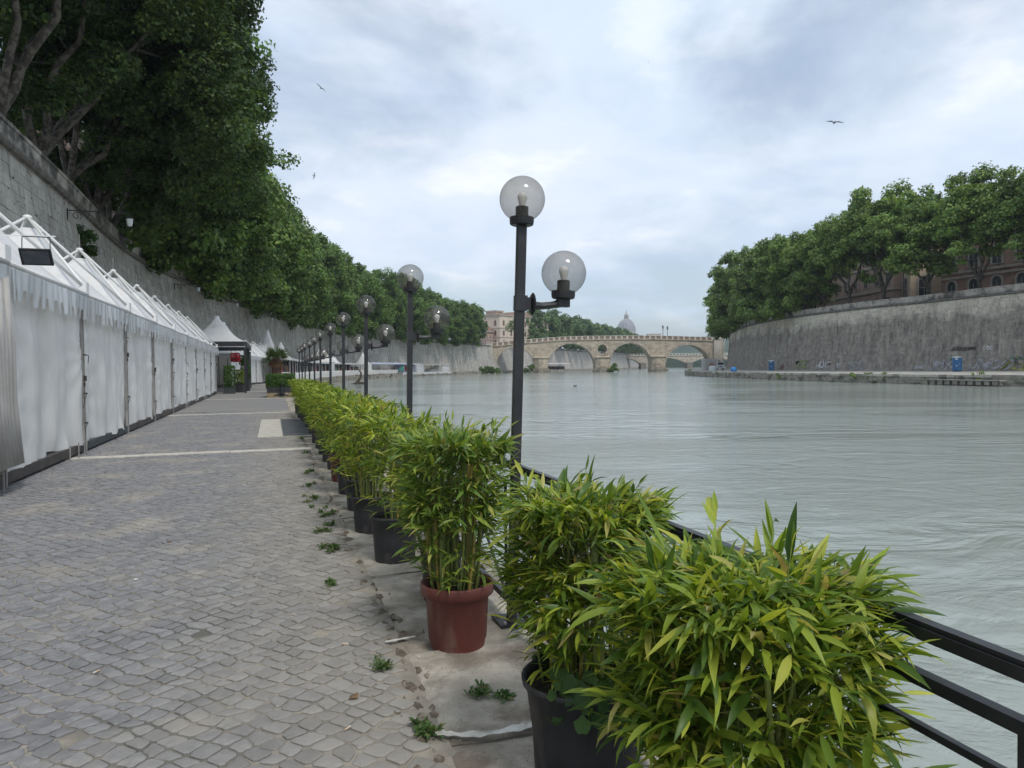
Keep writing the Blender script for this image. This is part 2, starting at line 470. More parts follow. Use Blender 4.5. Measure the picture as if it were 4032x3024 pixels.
edgeR = smooth_path([(80, 20), (67, 55), (56, 84), (50.5, 105), (47.6, 129), (46.2, 157), (46.2, 185), (49, 209), (58, 246), (71, 292), (88, 342), (100, 380), (128, 456), (178, 566), (258, 726)], 3.0)

ZS = 11.9       # street level behind the embankment walls
def between(a, b, za, zb, n=160, u0=0.0, u1=1.0, offa=0.0, offb=0.0):
    mb = MB(); k = len(mb.v)
    for i in range(n + 1):
        f = u0 + (u1 - u0) * i / n
        mb.v.append(a.at(f * a.len, offa, za)); mb.v.append(b.at(f * b.len, offb, zb))
    for i in range(n): q = 2 * i; mb._f((q, q + 2, q + 3, q + 1))
    return mb
# left bank: near deck is made of separate sheets under cobbles, kerb and far paving
T_COB = 30.5
mb = MB()
mb.quad(W(-12, -14, -.0075), W(.70, -14, -.0075), W(.70, T_COB, -.0075), W(-12, T_COB, -.0075))
promenade = struct('promenade', mb.mesh('promenade', M['joint']))
mb = MB()
fL = 0.0
us = [u for u in np.arange(14 + T_COB, edgeL.len, 3.0)]
for i, u in enumerate(us):
    fr = u / edgeL.len
    a = edgeL.at(u, -1.05 if u < 90 else -.5, 0.0); wu = min(wallL.len, u * wallL.len / edgeL.len)
    b = wallL.at(wu, 1.6, 0.0)
    mb.v.append(a); mb.v.append(b)
    if i: q = 2 * i; mb._f((q - 2, q, q + 1, q - 1))
struct('pavement', mb.mesh('pavement', M['farpave']))
# kerb base and quay face
mb = sweep(edgeL, [(-1.06, -.02), (0, -.02), (0, -.25), (.06, -.3), (.06, -3)])
struct('quay_ground', mb.mesh('quay_ground', M['quay']))
# right bank path
mb = sweep(edgeR, [(.0, -3), (.0, .03)], flip=True)
mb2 = between(edgeR, wallR, .03, .30, offb=-1.2)
struct('right_quay_ground', mb.mesh('right_quay_ground', M['quay']))
struct('right_path', mb2.mesh('right_path', M['path']))
# streets behind both walls
mb = sweep(wallL, [(-420, ZS), (-.4, ZS)])
mb2 = sweep(wallR, [(.4, ZS), (420, ZS)])
mb.v += [];
struct('street', mb.mesh('street', M['street'])); struct('right_street', mb2.mesh('right_street', M['street']))

# ---- cobbles
def cobble_cells():
    g = random.Random(3); p = .100; a = math.radians(38); ca, sa = math.cos(a), math.sin(a)
    pts = {}
    R = 420
    def node(i, j):
        if (i, j) not in pts:
            h = random.Random(i * 7919 + j * 104729)
            x = i * p + (h.random() - .5) * p * .42; y = j * p + (h.random() - .5) * p * .42
            # gentle arcs
            s_ = x * ca - y * sa; t_ = x * sa + y * ca
            s_ += .10 * math.sin(t_ * .9) ; t_ += .10 * math.cos(s_ * 1.3)
            pts[(i, j)] = (s_, t_)
        return pts[(i, j)]
    cells = []
    for i in range(-80, 460):
        for j in range(-320, 460):
            x = (i + .5) * p; y = (j + .5) * p
            s_ = x * ca - y * sa; t_ = x * sa + y * ca
            if s_ < -3.95 or s_ > .72 or t_ < -.5 or t_ > T_COB: continue
            q = [node(i, j), node(i + 1, j), node(i + 1, j + 1), node(i, j + 1)]
            cs = sum(a_[0] for a_ in q) / 4; ct = sum(a_[1] for a_ in q) / 4
            if cs < -3.8 or cs > .62: continue
            if abs(ct - 15.5) < .22 or abs(ct - 29.0) < .22: continue
            if 18.4 < ct < 25.1 and cs > -.36: continue
            cells.append((cs, ct, q))
    return cells
def cobble_geo(cs, ct, q, h, full):
    """rounded stone: outline with cut corners, slightly domed"""
    n = len(q); gap = .0035 + h.random() * .0045; z0 = (h.random() - .42) * .0075; tx = (h.random() - .5) * .05; ty = (h.random() - .5) * .05
    out = []
    k = 3 if full else 1
    ring = []
    for i in range(4):
        a = np.array(q[i]); b = np.array(q[(i + 1) % 4]); c = np.array([cs, ct]); pz = np.array(q[i - 1])
        if full:
            ring += [a + (pz - a) * .16, a + (b - a) * .16 , a + (b - a) * .5 + (np.array([h.random(), h.random()]) - .5) * .008]
        else:
            ring += [a]
    ring = np.array(ring); c = np.array([cs, ct]); d = ring - c; ln = np.linalg.norm(d, axis=1)[:, None]
    outer = c + d * (1 - gap / ln); inner = c + d * (1 - (gap + .011) / ln)
    m = len(ring); V = []
    for (x, y) in outer: V.append(W(x, y, -.009))
    for (x, y) in outer: V.append(W(x, y, -.0035 + z0 + (x - cs) * tx + (y - ct) * ty))
    for (x, y) in inner: V.append(W(x, y, .0015 + z0 + (x - cs) * tx + (y - ct) * ty))
    V.append(W(cs, ct, .004 + z0))
    F = []
    for i in range(m):
        j = (i + 1) % m
        F.append((i, j, m + j, m + i)); F.append((m + i, m + j, 2 * m + j, 2 * m + i)); F.append((2 * m + i, 2 * m + j, 3 * m))
    return V, F
cells = cobble_cells()
def px_size(c):
    x, y, z = W(c[0], c[1])
    if y < 1.2: return 1e-6
    u = x / y
    if abs(u) > .72 or y < 2.75: return 1e-3 / (y + 1)
    return 1.0 / (y * y)
cells.sort(key=px_size, reverse=True)
rest = MB()
for k, (cs, ct, q) in enumerate(cells):
    h = random.Random(k * 31 + 5)
    if h.random() < .006: continue
    if k < 300:
        V, F = cobble_geo(cs, ct, q, h, True)
        c0 = Vector(W(cs, ct, 0)); V = [tuple(Vector(v) - c0) for v in V]
        b = MB(); b.v = V; b.f = F; b.mi = [0] * len(F)
        part('cobblestone', b, M['cobble'], promenade, smooth=False, loc=c0)
    else:
        V, F = cobble_geo(cs, ct, q, h, k < 2600)
        n = len(rest.v); rest.v += V; rest.f += [tuple(n + i for i in f) for f in F]; rest.mi += [0] * len(F)
o = part('cobblestones', rest, M['cobble'], promenade); o['kind'] = 'stuff'

# travertine strips across the promenade, the slab and the metal plate
for t0 in (15.5, 29.0, 43.5, 58.0, 72.5, 87.0):
    for k in range(3):
        s0 = -3.9 + k * 1.55
        b = MB(); z1 = .006 + .004 * (k % 2)
        P = [W(s0 + .006, t0 - .17, -.012), W(s0 + 1.542, t0 - .17, -.012), W(s0 + 1.542, t0 + .17, -.012), W(s0 + .006, t0 + .17, -.012)]
        b.hexa(P + [(p[0], p[1], z1) for p in P])
        part('travertine_slab', b, M['traver'], promenade)
for k, (a, c) in enumerate(((-.34, .30), (.31, .95), (.96, 1.6))):
    b = MB(); P = [W(a, 18.5, -.012), W(c, 18.5, -.012), W(c, 25.0, -.012), W(a, 25.0, -.012)]
    b.hexa(P + [(p[0], p[1], .007 + .002 * k) for p in P]); part('travertine_slab', b, M['traver'], promenade)
# kerb slabs
kerb = thing('stone_kerb', 'pale worn stone kerb strip along the quay edge under the potted bamboo', 'kerb')
ROCK = random.Random(12)
t = -2.0; k = 0
while t < 60:
    L_ = ROCK.uniform(1.0, 1.7)
    if not (18.2 < t + L_ / 2 < 25.2):
        b = MB(); s0 = .66; z1 = ROCK.uniform(-.006, .010); jt = ROCK.uniform(-.05, .05)
        nx, ny = 14, 18
        def fn(u, v, t=t, L_=L_, z1=z1, jt=jt):
            s_ = s0 + u * 1.10; tt = t + .012 + v * (L_ - .024) + jt * u
            e = min(u, 1 - u, v, 1 - v)
            nzv = noise.noise(Vector((s_ * 2.5, tt * 2.5, 3))) * .012 + noise.noise(Vector((s_ * 7, tt * 7, 7))) * .007 + noise.noise(Vector((s_ * 19, tt * 19, 7))) * .004
            if u < .3: s_ += noise.noise(Vector((tt * 5, 1, 1))) * .13 * (1 - u / .3)
            return W(s_, tt, z1 + nzv - (.02 if e <= 0 else 0))
        b.grid(fn, nx, ny)
        part('kerb_slab', b, M['kerb'], kerb)
        k += 1
    t += L_

# ---- embankment walls with their stones
def wall(path, sgn, name, label, matw, u0, u1, near, bat=1.35, H=11.55, course=.52, cam_rank=None, moff=0.0):
    root = thing(name, label, 'embankment wall')
    def off(z): return sgn * (bat * (1 - z / H) ** 1.25 if z < H else 0)
    prof = [(off(z) - sgn * .022, z) for z in np.linspace(-.3, H, 9)]
    part('wall_core', sweep(path, prof, u0, u1, flip=sgn < 0), matw, root)
    # roll moulding, parapet, coping
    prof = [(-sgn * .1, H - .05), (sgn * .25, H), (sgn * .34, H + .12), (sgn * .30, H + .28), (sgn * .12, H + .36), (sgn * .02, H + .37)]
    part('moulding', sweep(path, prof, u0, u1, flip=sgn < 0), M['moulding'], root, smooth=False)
    prof = [(0, H + .3), (0, 12.72), (-sgn * .5, 12.72), (-sgn * .5, ZS)]
    part('parapet', sweep(path, prof, u0, u1, flip=sgn < 0), M['coping'], root)
    cp = MB(); u = u0; g = random.Random(5)
    while u < u1:
        l = g.uniform(1.6, 2.4); e = min(u + l - .02, u1)
        P = [path.at(u, sgn * .06, 12.723), path.at(e, sgn * .06, 12.723), path.at(e, -sgn * .56, 12.723), path.at(u, -sgn * .56, 12.723)]
        cp.hexa(P + [(p[0], p[1], 12.90 + g.uniform(-.01, .01)) for p in P]); u += l
    o = part('coping_stones', cp, M['coping'], root); o['kind'] = 'stuff'
    # facing stones
    stones = []
    g = random.Random(9); zc = -.2; row = 0
    while zc < H - .1:
        hh = min(course * g.uniform(.85, 1.12), H - zc)
        u = u0 - g.random() * 1.5
        while u < u1:
            l = g.uniform(.75, 1.55)
            a, e = max(u, u0), min(u + l, u1)
            if e - a > .2: stones.append((a, e, zc, zc + hh, g.uniform(0, .035), g.random()))
            u += l
        zc += hh; row += 1
    def rank(s_):
        p = path.at((s_[0] + s_[1]) / 2, 0, 0); d = math.hypot(p[0], p[1])
        vis = p[1] > 4 and abs(p[0] / p[1]) < .76 and (s_[2] > 3.2 or sgn < 0)
        return d if vis else d + 1000
    stones.sort(key=rank)
    def stone(b, s_):
        a, e, z0, z1, pr, r = s_
        if r < .012: return False
        gp = .010 if sgn > 0 else .036; pr = pr if sgn > 0 else pr * 1.9
        o0 = off(z0) + sgn * pr; o1 = off(z1) + sgn * pr
        bk = sgn * .08
        P = [path.at(a + gp, o0 - bk, z0 + gp), path.at(e - gp, o0 - bk, z0 + gp), path.at(e - gp, o1 - bk, z1 - gp), path.at(a + gp, o1 - bk, z1 - gp)]
        Q = [path.at(a + gp, o0, z0 + gp), path.at(e - gp, o0, z0 + gp), path.at(e - gp, o1, z1 - gp), path.at(a + gp, o1, z1 - gp)]
        n = len(b.v); b.v += P + Q
        for f in ((4, 5, 6, 7), (0, 1, 5, 4), (1, 2, 6, 5), (2, 3, 7, 6), (3, 0, 4, 7)):
            b._f(tuple(n + i for i in (f if sgn > 0 else reversed(f))))
        return True
    st = MB(); cnt = 0
    for s_ in stones:
        if cnt < near:
            b = MB()
            if stone(b, s_):
                c0 = Vector(b.v[4]); b.v = [tuple(Vector(v) - c0) for v in b.v]
                part('stone_block', b, matw, root, loc=c0); cnt += 1
        elif (s_[0] + s_[1]) / 2 < near_limit[name]: stone(st, s_)
    o = part('stone_blocks', st, matw, root); o['kind'] = 'stuff'
    return root
near_limit = {'embankment_wall': 400.0, 'right_embankment_wall': 400.0}
UB = 14 + 345          # where the bridge meets the left wall, roughly
wallLroot = wall(wallL, 1, 'embankment_wall', 'tall grey stone embankment wall rising behind the white tents on the left bank', M['wall_l'], 12, wallL.len, 300)
wallRroot = wall(wallR, -1, 'embankment_wall', 'dark streaked stone embankment wall with pale top band on the right bank', M['wall_r'], 0, 330, 0)
# ================================================================== plane trees
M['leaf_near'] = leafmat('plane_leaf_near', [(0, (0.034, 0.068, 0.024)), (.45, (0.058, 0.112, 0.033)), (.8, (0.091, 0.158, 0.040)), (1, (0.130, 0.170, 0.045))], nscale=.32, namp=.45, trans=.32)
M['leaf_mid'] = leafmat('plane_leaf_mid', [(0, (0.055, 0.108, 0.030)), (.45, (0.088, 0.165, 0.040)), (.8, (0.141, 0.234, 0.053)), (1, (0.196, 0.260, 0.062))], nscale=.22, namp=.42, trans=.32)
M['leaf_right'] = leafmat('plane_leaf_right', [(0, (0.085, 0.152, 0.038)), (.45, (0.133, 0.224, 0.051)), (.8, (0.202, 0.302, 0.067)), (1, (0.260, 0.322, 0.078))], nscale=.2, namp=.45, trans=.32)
M['leaf_far'] = leafmat('far_leaf', [(0, (0.061, 0.113, 0.042)), (.5, (0.094, 0.162, 0.058)), (1, (0.144, 0.210, 0.068))], nscale=.09, namp=.42, trans=.25)
M['bark'] = mat('plane_bark', (.15, .135, .11), (.06, .053, .044), 2.6, .9, bump=.5, bscale=9, lo=.45, hi=.55)

def rot_frames(nrm, rs):
    """random tangent frames for given normals"""
    r = rs.normal(size=nrm.shape)
    t = np.cross(nrm, r); t /= np.linalg.norm(t, axis=1)[:, None] + 1e-9
    return t, np.cross(nrm, t)
def crown_mesh(name, seed, lobes, n_leaf, leaf, clump_r, per_lobe, m, flat=.72, inner=.12):
    """lobes: list of (centre, radius). Leaves are folded kites gathered in clumps spread over the lobes"""
    rs = np.random.RandomState(seed)
    C = []; Rr = []; O = []
    for c, r in lobes:
        k = int(per_lobe * (r / 3.0) ** 2) + 3
        d = rs.normal(size=(k, 3)); d[:, 2] += .22; d /= np.linalg.norm(d, axis=1)[:, None]
        rad = r * rs.uniform(.58, 1.14, size=(k, 1))
        C.append(np.array(c) + d * rad * np.array([1, 1, .85])); O.append(d)
        Rr.append(clump_r * rs.uniform(.55, 1.35, size=k))
        ki = max(1, int(k * inner)); C.append(np.array(c) + rs.normal(size=(ki, 3)) * r * .32); O.append(np.tile([0, 0, 1.], (ki, 1))); Rr.append(clump_r * rs.uniform(.8, 1.3, size=ki))
    C = np.vstack(C); O = np.vstack(O); Rr = np.hstack(Rr)
    w = Rr ** 2; idx = rs.choice(len(C), size=n_leaf, p=w / w.sum())
    d = rs.normal(size=(n_leaf, 3)); d /= np.linalg.norm(d, axis=1)[:, None]
    rad = rs.uniform(.35, 1, size=(n_leaf, 1)) ** .6
    A = rs.uniform(.55, 1.6, size=(len(C), 3)) * np.array([1, 1, flat])
    pos = C[idx] + d * rad * Rr[idx][:, None] * A[idx] + rs.normal(size=(n_leaf, 3)) * clump_r * .13
    nrm = d * .6 + O[idx] * .45 + np.array([0, 0, .45]) + rs.normal(size=(n_leaf, 3)) * .45
    nrm /= np.linalg.norm(nrm, axis=1)[:, None]
    t, b = rot_frames(nrm, rs)
    s = leaf * rs.uniform(.6, 1.35, size=(n_leaf, 1))
    fold = -nrm * s * .22
    v = np.stack([pos - t * s * .5, pos + b * s * .52 + fold + t * s * .12, pos + t * s * .62, pos - b * s * .52 + fold + t * s * .12], 1).reshape(-1, 3)
    i = np.arange(n_leaf)[:, None] * 4
    f = np.concatenate([i + np.array([[0, 1, 2]]), i + np.array([[0, 2, 3]])], 1).reshape(-1, 3)
    return np_mesh(name, v, f, m), C

def tree_variant(seed, H, R, n_leaf, leaf, clump_r, per_lobe, m, lean=2.4, low=1.5, nl=12, twigs=0, ns=9, up=0.0):
    """returns (crown mesh, wood mesh). Lean is towards local +X (the river)"""
    g = random.Random(seed)
    lobes = []; limbs = []
    fork = Vector((lean * .12, 0, g.uniform(2.2, 3.6)))
    mids = []
    k = g.choice([4, 5, 5])
    for i in range(k):
        a = 2 * math.pi * (i + g.uniform(-.25, .25)) / k
        r = R * g.uniform(.32, .48)
        mids.append(Vector((lean * .6 + math.cos(a) * r, math.sin(a) * r, H * g.uniform(.42, .58) + up)))
    wood = MB()
    def bend(a, b, ra, rb, n=7, seg=5, w=.5):
        pts = []
        for i in range(seg + 1):
            f = i / seg; p = a.lerp(b, f)
            e = math.sin(f * math.pi) * w
            p = p + Vector((g.uniform(-1, 1), g.uniform(-1, 1), g.uniform(-.3, .8))) * e * .5 + Vector((0, 0, -e * .25))
            pts.append(p)
        wood.tube(pts, [ra + (rb - ra) * i / seg for i in range(seg + 1)], n, cap=False)
        return pts
    wood.tube([(0, 0, -.3), (0, 0, .3), fork * .6, fork], [.52, .40, .33, .36], 9, cap=False)
    ends = []
    for q in mids:
        bend(fork - Vector((0, 0, .2)), q, .24, .13, 7, 6, 1.0)
        for j in range(3):
            a = g.uniform(0, 6.28)
            e = q + Vector((math.cos(a), math.sin(a), g.uniform(-.1, 1.3))) * R * g.uniform(.3, .5)
            e.z = max(low + 1.2, min(e.z, H * .92))
            bend(q, e, .12, .035, 5, 5, .6); ends.append(e)
            if twigs:
                for _ in range(3):
                    p = q.lerp(e, g.uniform(.3, 1)); a = g.uniform(0, 6.28)
                    bend(p, p + Vector((math.cos(a), math.sin(a), g.uniform(-.5, .8))) * g.uniform(1.0, 2.4), .035, .012, 4, 3, .3)
    for i in range(nl):
        e = ends[i % len(ends)]
        lobes.append((tuple(e), R * g.uniform(.24, .36)))
    # skirt of low lobes, mostly on the river side, and a top
    for i in range(ns):
        a = g.uniform(-1.5, 1.5) if i % 3 else g.uniform(0, 6.28)
        lobes.append(((lean + math.cos(a) * R * g.uniform(.5, .78), math.sin(a) * R * g.uniform(.5, .85), low + g.uniform(.10, .5) * H), R * g.uniform(.2, .33)))
    for i in range(5):
        a = g.uniform(0, 6.28)
        lobes.append(((lean * .8 + math.cos(a) * R * .3, math.sin(a) * R * .35, H * g.uniform(.76, .9)), R * g.uniform(.2, .3)))
    for i in range(4):
        a = g.uniform(0, 6.28)
        lobes.append(((lean * .8 + math.cos(a) * R * .66, math.sin(a) * R * .7, H * g.uniform(.5, .75)), R * g.uniform(.22, .33)))
    crown, C = crown_mesh('crown', seed, lobes, n_leaf, leaf, clump_r, per_lobe, m)
    return crown, wood.mesh('trunk', M['bark'], True)
def put_tree(name, variant, label, loc, rz, sc=1.0, group=None, cat='tree'):
    r = thing(name, label, cat, loc, rz, group)
    r.scale = (sc, sc, sc * RNG.uniform(.94, 1.06))
    ob('crown', variant[0], r); ob('trunk', variant[1], r)
    return r
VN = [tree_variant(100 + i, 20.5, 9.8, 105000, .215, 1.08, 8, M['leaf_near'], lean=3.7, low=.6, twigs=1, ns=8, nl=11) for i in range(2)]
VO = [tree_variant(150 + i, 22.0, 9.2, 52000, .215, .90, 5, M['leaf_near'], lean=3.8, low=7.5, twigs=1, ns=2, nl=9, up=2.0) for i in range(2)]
VM = [tree_variant(200 + i, 22.0, 9.0, 30000, .45, 1.30, 9, M['leaf_mid'], lean=3.0, low=-1.6, ns=13) for i in range(4)]
VR = [tree_variant(400 + i, 21.0, 8.6, 34000, .38, 1.15, 8, M['leaf_right'], lean=1.2, low=3.6, ns=5) for i in range(4)]
VRL = [tree_variant(450 + i, 19.0, 8.8, 30000, .46, 1.25, 9, M['leaf_right'], lean=2.0, low=-.4, ns=13) for i in range(2)]
VF = [tree_variant(300 + i, 22, 9.0, 11000, .85, 1.7, 9, M['leaf_far'], lean=1.5, low=.8) for i in range(3)]

# left bank rows: position along the wall (u), variant, scale
ORD1 = ['', 'first', 'second', 'third', 'fourth', 'fifth', 'sixth', 'seventh', 'eighth', 'ninth', 'tenth', 'eleventh', 'twelfth', 'thirteenth',
        'fourteenth', 'fifteenth', 'sixteenth', 'seventeenth', 'eighteenth', 'nineteenth']
def ordinal(n):
    if n < 20: return ORD1[n]
    t = {2: 'twent', 3: 'thirt', 4: 'fort', 5: 'fift'}[n // 10]
    return t + 'ieth' if n % 10 == 0 else t + 'y-' + ORD1[n % 10]
g = random.Random(21)
u = 14 + 23.0
LT = []
while u < wallL.len - 30:
    near = u < 14 + 62
    LT.append(u); u += (6.9 if near else 8.6 if u < 200 else 9.5) * g.uniform(.88, 1.12)
cn = [0, 0, 0]; far_wood = []
for k, u in enumerate(LT):
    p = wallL.at(u, -2.0 + g.uniform(-.5, .4), ZS); rz = wallL.ang(u) - math.pi / 2 + g.uniform(-.35, .35)
    d = math.hypot(p[0], p[1])
    if 338 < p[1] < 410: continue
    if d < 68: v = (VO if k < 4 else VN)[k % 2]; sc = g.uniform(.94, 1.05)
    elif d < 330: v = VM[k % 4]; sc = g.uniform(.82, 1.08)
    else: v = VF[k % 3]; sc = g.uniform(.88, 1.08)
    if 295 < d < 350: sc *= .86
    if d < 68:
        cn[0] += 1; lab = '%s tall dark plane tree from the left, leaning out over the parapet above the tents' % ordinal(cn[0])
    elif d < 355:
        cn[1] += 1; lab = '%s green plane tree along the left wall, counted from beyond the dark leaning ones' % ordinal(cn[1])
    elif d < 520:
        cn[2] += 1; lab = '%s far green plane tree on the left bank behind the bridge, counted from the abutment' % ordinal(cn[2])
    else:
        far_wood.append((p, rz, sc)); continue
    put_tree('plane_tree', v, lab, p, rz, sc, 'plane trees along the left bank')
# the wood that closes the view up river: too far off to tell its trees apart
V = []; F = []; nb = 0
vc = np.empty(len(VF[0][0].vertices) * 3, np.float32); VF[0][0].vertices.foreach_get('co', vc); vc = vc.reshape(-1, 4, 3)[::3]
for p, rz, sc in far_wood:
    ca, sa = math.cos(rz), math.sin(rz); a = vc * sc
    a = np.stack([a[..., 0] * ca - a[..., 1] * sa + p[0], a[..., 0] * sa + a[..., 1] * ca + p[1], a[..., 2] + p[2]], -1)
    c = a.mean(1, keepdims=True); a = c + (a - c) * 1.9
    V.append(a.reshape(-1, 3))
V = np.vstack(V); F = np.arange(len(V)).reshape(-1, 4)
o = struct('far_wood', np_mesh('far_wood', V, F, M['leaf_far']), 'stuff'); o['label'] = 'far green row of plane trees closing the river bend'; o['category'] = 'trees'
# right bank
u = 14.0; k = 0
while u < 335:
    p = wallR.at(u, 3.0 + g.uniform(-.6, .8), ZS); rz = wallR.ang(u) + math.pi / 2 + g.uniform(-.6, .6)
    d = math.hypot(p[0], p[1])
    inv = p[0] / p[1] < .80
    if inv: k += 1
    else: kb = globals().get('kb', 0) + 1
    lab = ('%s plane tree above the dark right bank wall, counted from the right edge' % ordinal(k)) if inv else '%s plane tree out of view beyond the right edge of the dark wall' % ordinal(kb)
    put_tree('plane_tree', VR[int(u) % 4] if d < 172 else VRL[int(u) % 2] if d < 275 else VF[int(u) % 3], lab, p, rz, g.uniform(.80, 1.05), 'plane trees along the right bank')
    u += 9.0 * g.uniform(.85, 1.2)
# ================================================================== stone bridge
M['bstone'] = mat('bridge_stone', (.50, .43, .33), (.34, .29, .22), .45, .9, bump=.4, bscale=3, coord='World', stretch=(1, 1, 1.6), c3=(.20, .165, .12), s3=.28, l3=.54, h3=.68)
M['bring'] = mat('bridge_arch_stone', (.52, .46, .37), (.36, .315, .25), .7, .9, bump=.3, bscale=4, coord='World', c3=(.25, .21, .16), s3=.5)
M['bbrick'] = mat('bridge_brick', (.30, .21, .15), (.20, .15, .11), 1.2, .9, coord='World')
M['bpale'] = mat('bridge_travertine', (.60, .56, .48), (.45, .41, .34), 1, .85, coord='World')
M['bdark'] = mat('pier_foot_stone', (.24, .215, .17), (.12, .11, .085), .6, .9, bump=.4, bscale=3, coord='World', stretch=(1, 1, 2))
BY = 350.0
ARCH = [(-7.4, 10.5, 2.2, 10.9), (17.1, 39.4, 1.3, 12.45), (46.4, 65.9, 2.6, 12.3), (72.5, 94.3, .3, 11.2)]   # x0, x1, spring z, crown z
BX0, BX1 = -9.4, 100.2
def btop(x):
    return float(np.interp(x, [-9.4, 5, 22, 35, 50, 66, 80, 100.2], [13.2, 14.5, 15.7, 15.98, 16.0, 15.85, 15.4, 14.5]))
OCX, OCZ, OCR = 42.9, 9.6, 2.2
def arch_z(x):
    for x0, x1, zs, zc in ARCH:
        if x0 < x < x1:
            f = (x - (x0 + x1) / 2) / ((x1 - x0) / 2)
            return zs + (zc - zs) * math.sqrt(max(0, 1 - f * f))
    return None
bridge = thing('stone_bridge', 'old stone bridge with four arches and a round eye crossing the river', 'bridge')
xs = {BX0, BX1}
for x0, x1, zs, zc in ARCH:
    for k in range(49):
        a = math.pi * k / 48; xs.add(round((x0 + x1) / 2 - math.cos(a) * (x1 - x0) / 2, 4))
for k in range(25): xs.add(round(OCX - OCR * math.cos(math.pi * k / 24), 4))
for x in np.arange(BX0, BX1, 1.7): xs.add(round(float(x), 4))
xs = sorted(xs); TH_ = 8.5
mb = MB()
def low(x, side):
    z = arch_z(x + side * 1e-5)
    return z if z is not None else -3.0
for a, b in zip(xs[:-1], xs[1:]):
    za, zb = low(a, 1), low(b, -1)
    ta, tb = btop(a) - 1.95, btop(b) - 1.95
    holes = abs((a + b) / 2 - OCX) < OCR
    for y, fl in ((BY, 0), (BY + TH_, 1)):
        def q(z0a, z1a, z0b, z1b):
            P = [(a, y, z0a), (b, y, z0b), (b, y, z1b), (a, y, z1a)]
            mb.quad(*(P[::-1] if fl else P))
        if holes:
            ha = math.sqrt(max(0, OCR ** 2 - (a - OCX) ** 2)); hb = math.sqrt(max(0, OCR ** 2 - (b - OCX) ** 2))
            q(za, OCZ - ha, zb, OCZ - hb); q(OCZ + ha, ta, OCZ + hb, tb)
        else: q(za, ta, zb, tb)
    if holes:
        mb.quad((a, BY, OCZ - ha), (a, BY + TH_, OCZ - ha), (b, BY + TH_, OCZ - hb), (b, BY, OCZ - hb))
        mb.quad((b, BY, OCZ + hb), (b, BY + TH_, OCZ + hb), (a, BY + TH_, OCZ + ha), (a, BY, OCZ + ha))
    if arch_z((a + b) / 2) is not None:
        mb.quad((a, BY, za), (b, BY, zb), (b, BY + TH_, zb), (a, BY + TH_, za))
    mb.quad((a, BY, ta), (b, BY, tb), (b, BY + TH_, tb), (a, BY + TH_, ta))
for x0, x1, zs, zc in ARCH:
    for x in (x0, x1): mb.quad((x, BY, -3), (x, BY + TH_, -3), (x, BY + TH_, zs), (x, BY, zs))
for x in (BX0, BX1): mb.quad((x, BY, -3), (x, BY + TH_, -3), (x, BY + TH_, btop(x) - 1.95), (x, BY, btop(x) - 1.95))
part('spandrel_wall', mb, M['bstone'], bridge)
for x0, x1, zs, zc in ARCH:      # arch rings built stone by stone
    cx_, r = (x0 + x1) / 2, (x1 - x0) / 2; n = 34
    for rr in (0,):
        mb = MB()
        for k in range(n):
            a0, a1 = math.pi * (k + .04) / n, math.pi * (k + .96) / n
            def pt(a, e, y): return (cx_ - math.cos(a) * (r + e), y, zs + math.sin(a) * ((zc - zs) + e))
            e1 = 1.05
            mb.hexa([pt(a0, -.04, BY - .22), pt(a1, -.04, BY - .22), pt(a1, -.04, BY + .3), pt(a0, -.04, BY + .3),
                     pt(a0, e1, BY - .22), pt(a1, e1, BY - .22), pt(a1, e1, BY + .3), pt(a0, e1, BY + .3)])
        part('arch_ring', mb, M['bring'], bridge)
mb = MB()
for k in range(24):
    a0, a1 = 2 * math.pi * (k + .03) / 24, 2 * math.pi * (k + .97) / 24
    def pt(a, e, y): return (OCX + math.cos(a) * (OCR + e), y, OCZ + math.sin(a) * (OCR + e))
    mb.hexa([pt(a0, -.03, BY - .2), pt(a1, -.03, BY - .2), pt(a1, -.03, BY + .3), pt(a0, -.03, BY + .3), pt(a0, .75, BY - .2), pt(a1, .75, BY - .2), pt(a1, .75, BY + .3), pt(a0, .75, BY + .3)])
part('round_eye_ring', mb, M['bring'], bridge)
# cornice, parapet panels and little piers
X = np.arange(BX0, BX1 + .1, 1.7)
for y in (BY - .45, BY + TH_ - .1):
    mb = MB()
    for a, b in zip(X[:-1], X[1:]):
        za, zb = btop(a) - 1.95, btop(b) - 1.95
        mb.hexa([(a, y, za), (b, y, zb), (b, y + .55, zb), (a, y + .55, za), (a, y, za + .38), (b, y, zb + .38), (b, y + .55, zb + .38), (a, y + .55, za + .38)])
    part('cornice', mb, M['bring'], bridge)
npz = 41; step = (BX1 - BX0) / npz
cap = MB()
for k in range(npz):
    a = BX0 + k * step; b = a + step
    for y in (BY - .12, BY + TH_ - .3):
        za, zb = btop(a) - 1.57, btop(b) - 1.57; ta, tb = btop(a) - .22, btop(b) - .22
        if y < BY:
            b1 = MB(); b1.hexa([(a + .42, y + .08, za), (b - .42, y + .08, zb), (b - .42, y + .35, zb), (a + .42, y + .35, za), (a + .42, y + .08, ta), (b - .42, y + .08, tb), (b - .42, y + .35, tb), (a + .42, y + .35, ta)])
            part('parapet_panel', b1, M['bbrick'], bridge)
            b2 = MB(); b2.box((a, y + .18, (za + ta) / 2), (.82, .55, ta - za)); part('parapet_pier', b2, M['bpale'], bridge)
        else:
            cap.hexa([(a, y + .1, za), (b, y + .1, zb), (b, y + .35, zb), (a, y + .35, za), (a, y + .1, ta), (b, y + .1, tb), (b, y + .35, tb), (a, y + .35, ta)])
        cap.hexa([(a, y - .12, ta), (b, y - .12, tb), (b, y + .5, tb), (a, y + .5, ta), (a, y - .12, ta + .22), (b, y - .12, tb + .22), (b, y + .5, tb + .22), (a, y + .5, ta + .22)])
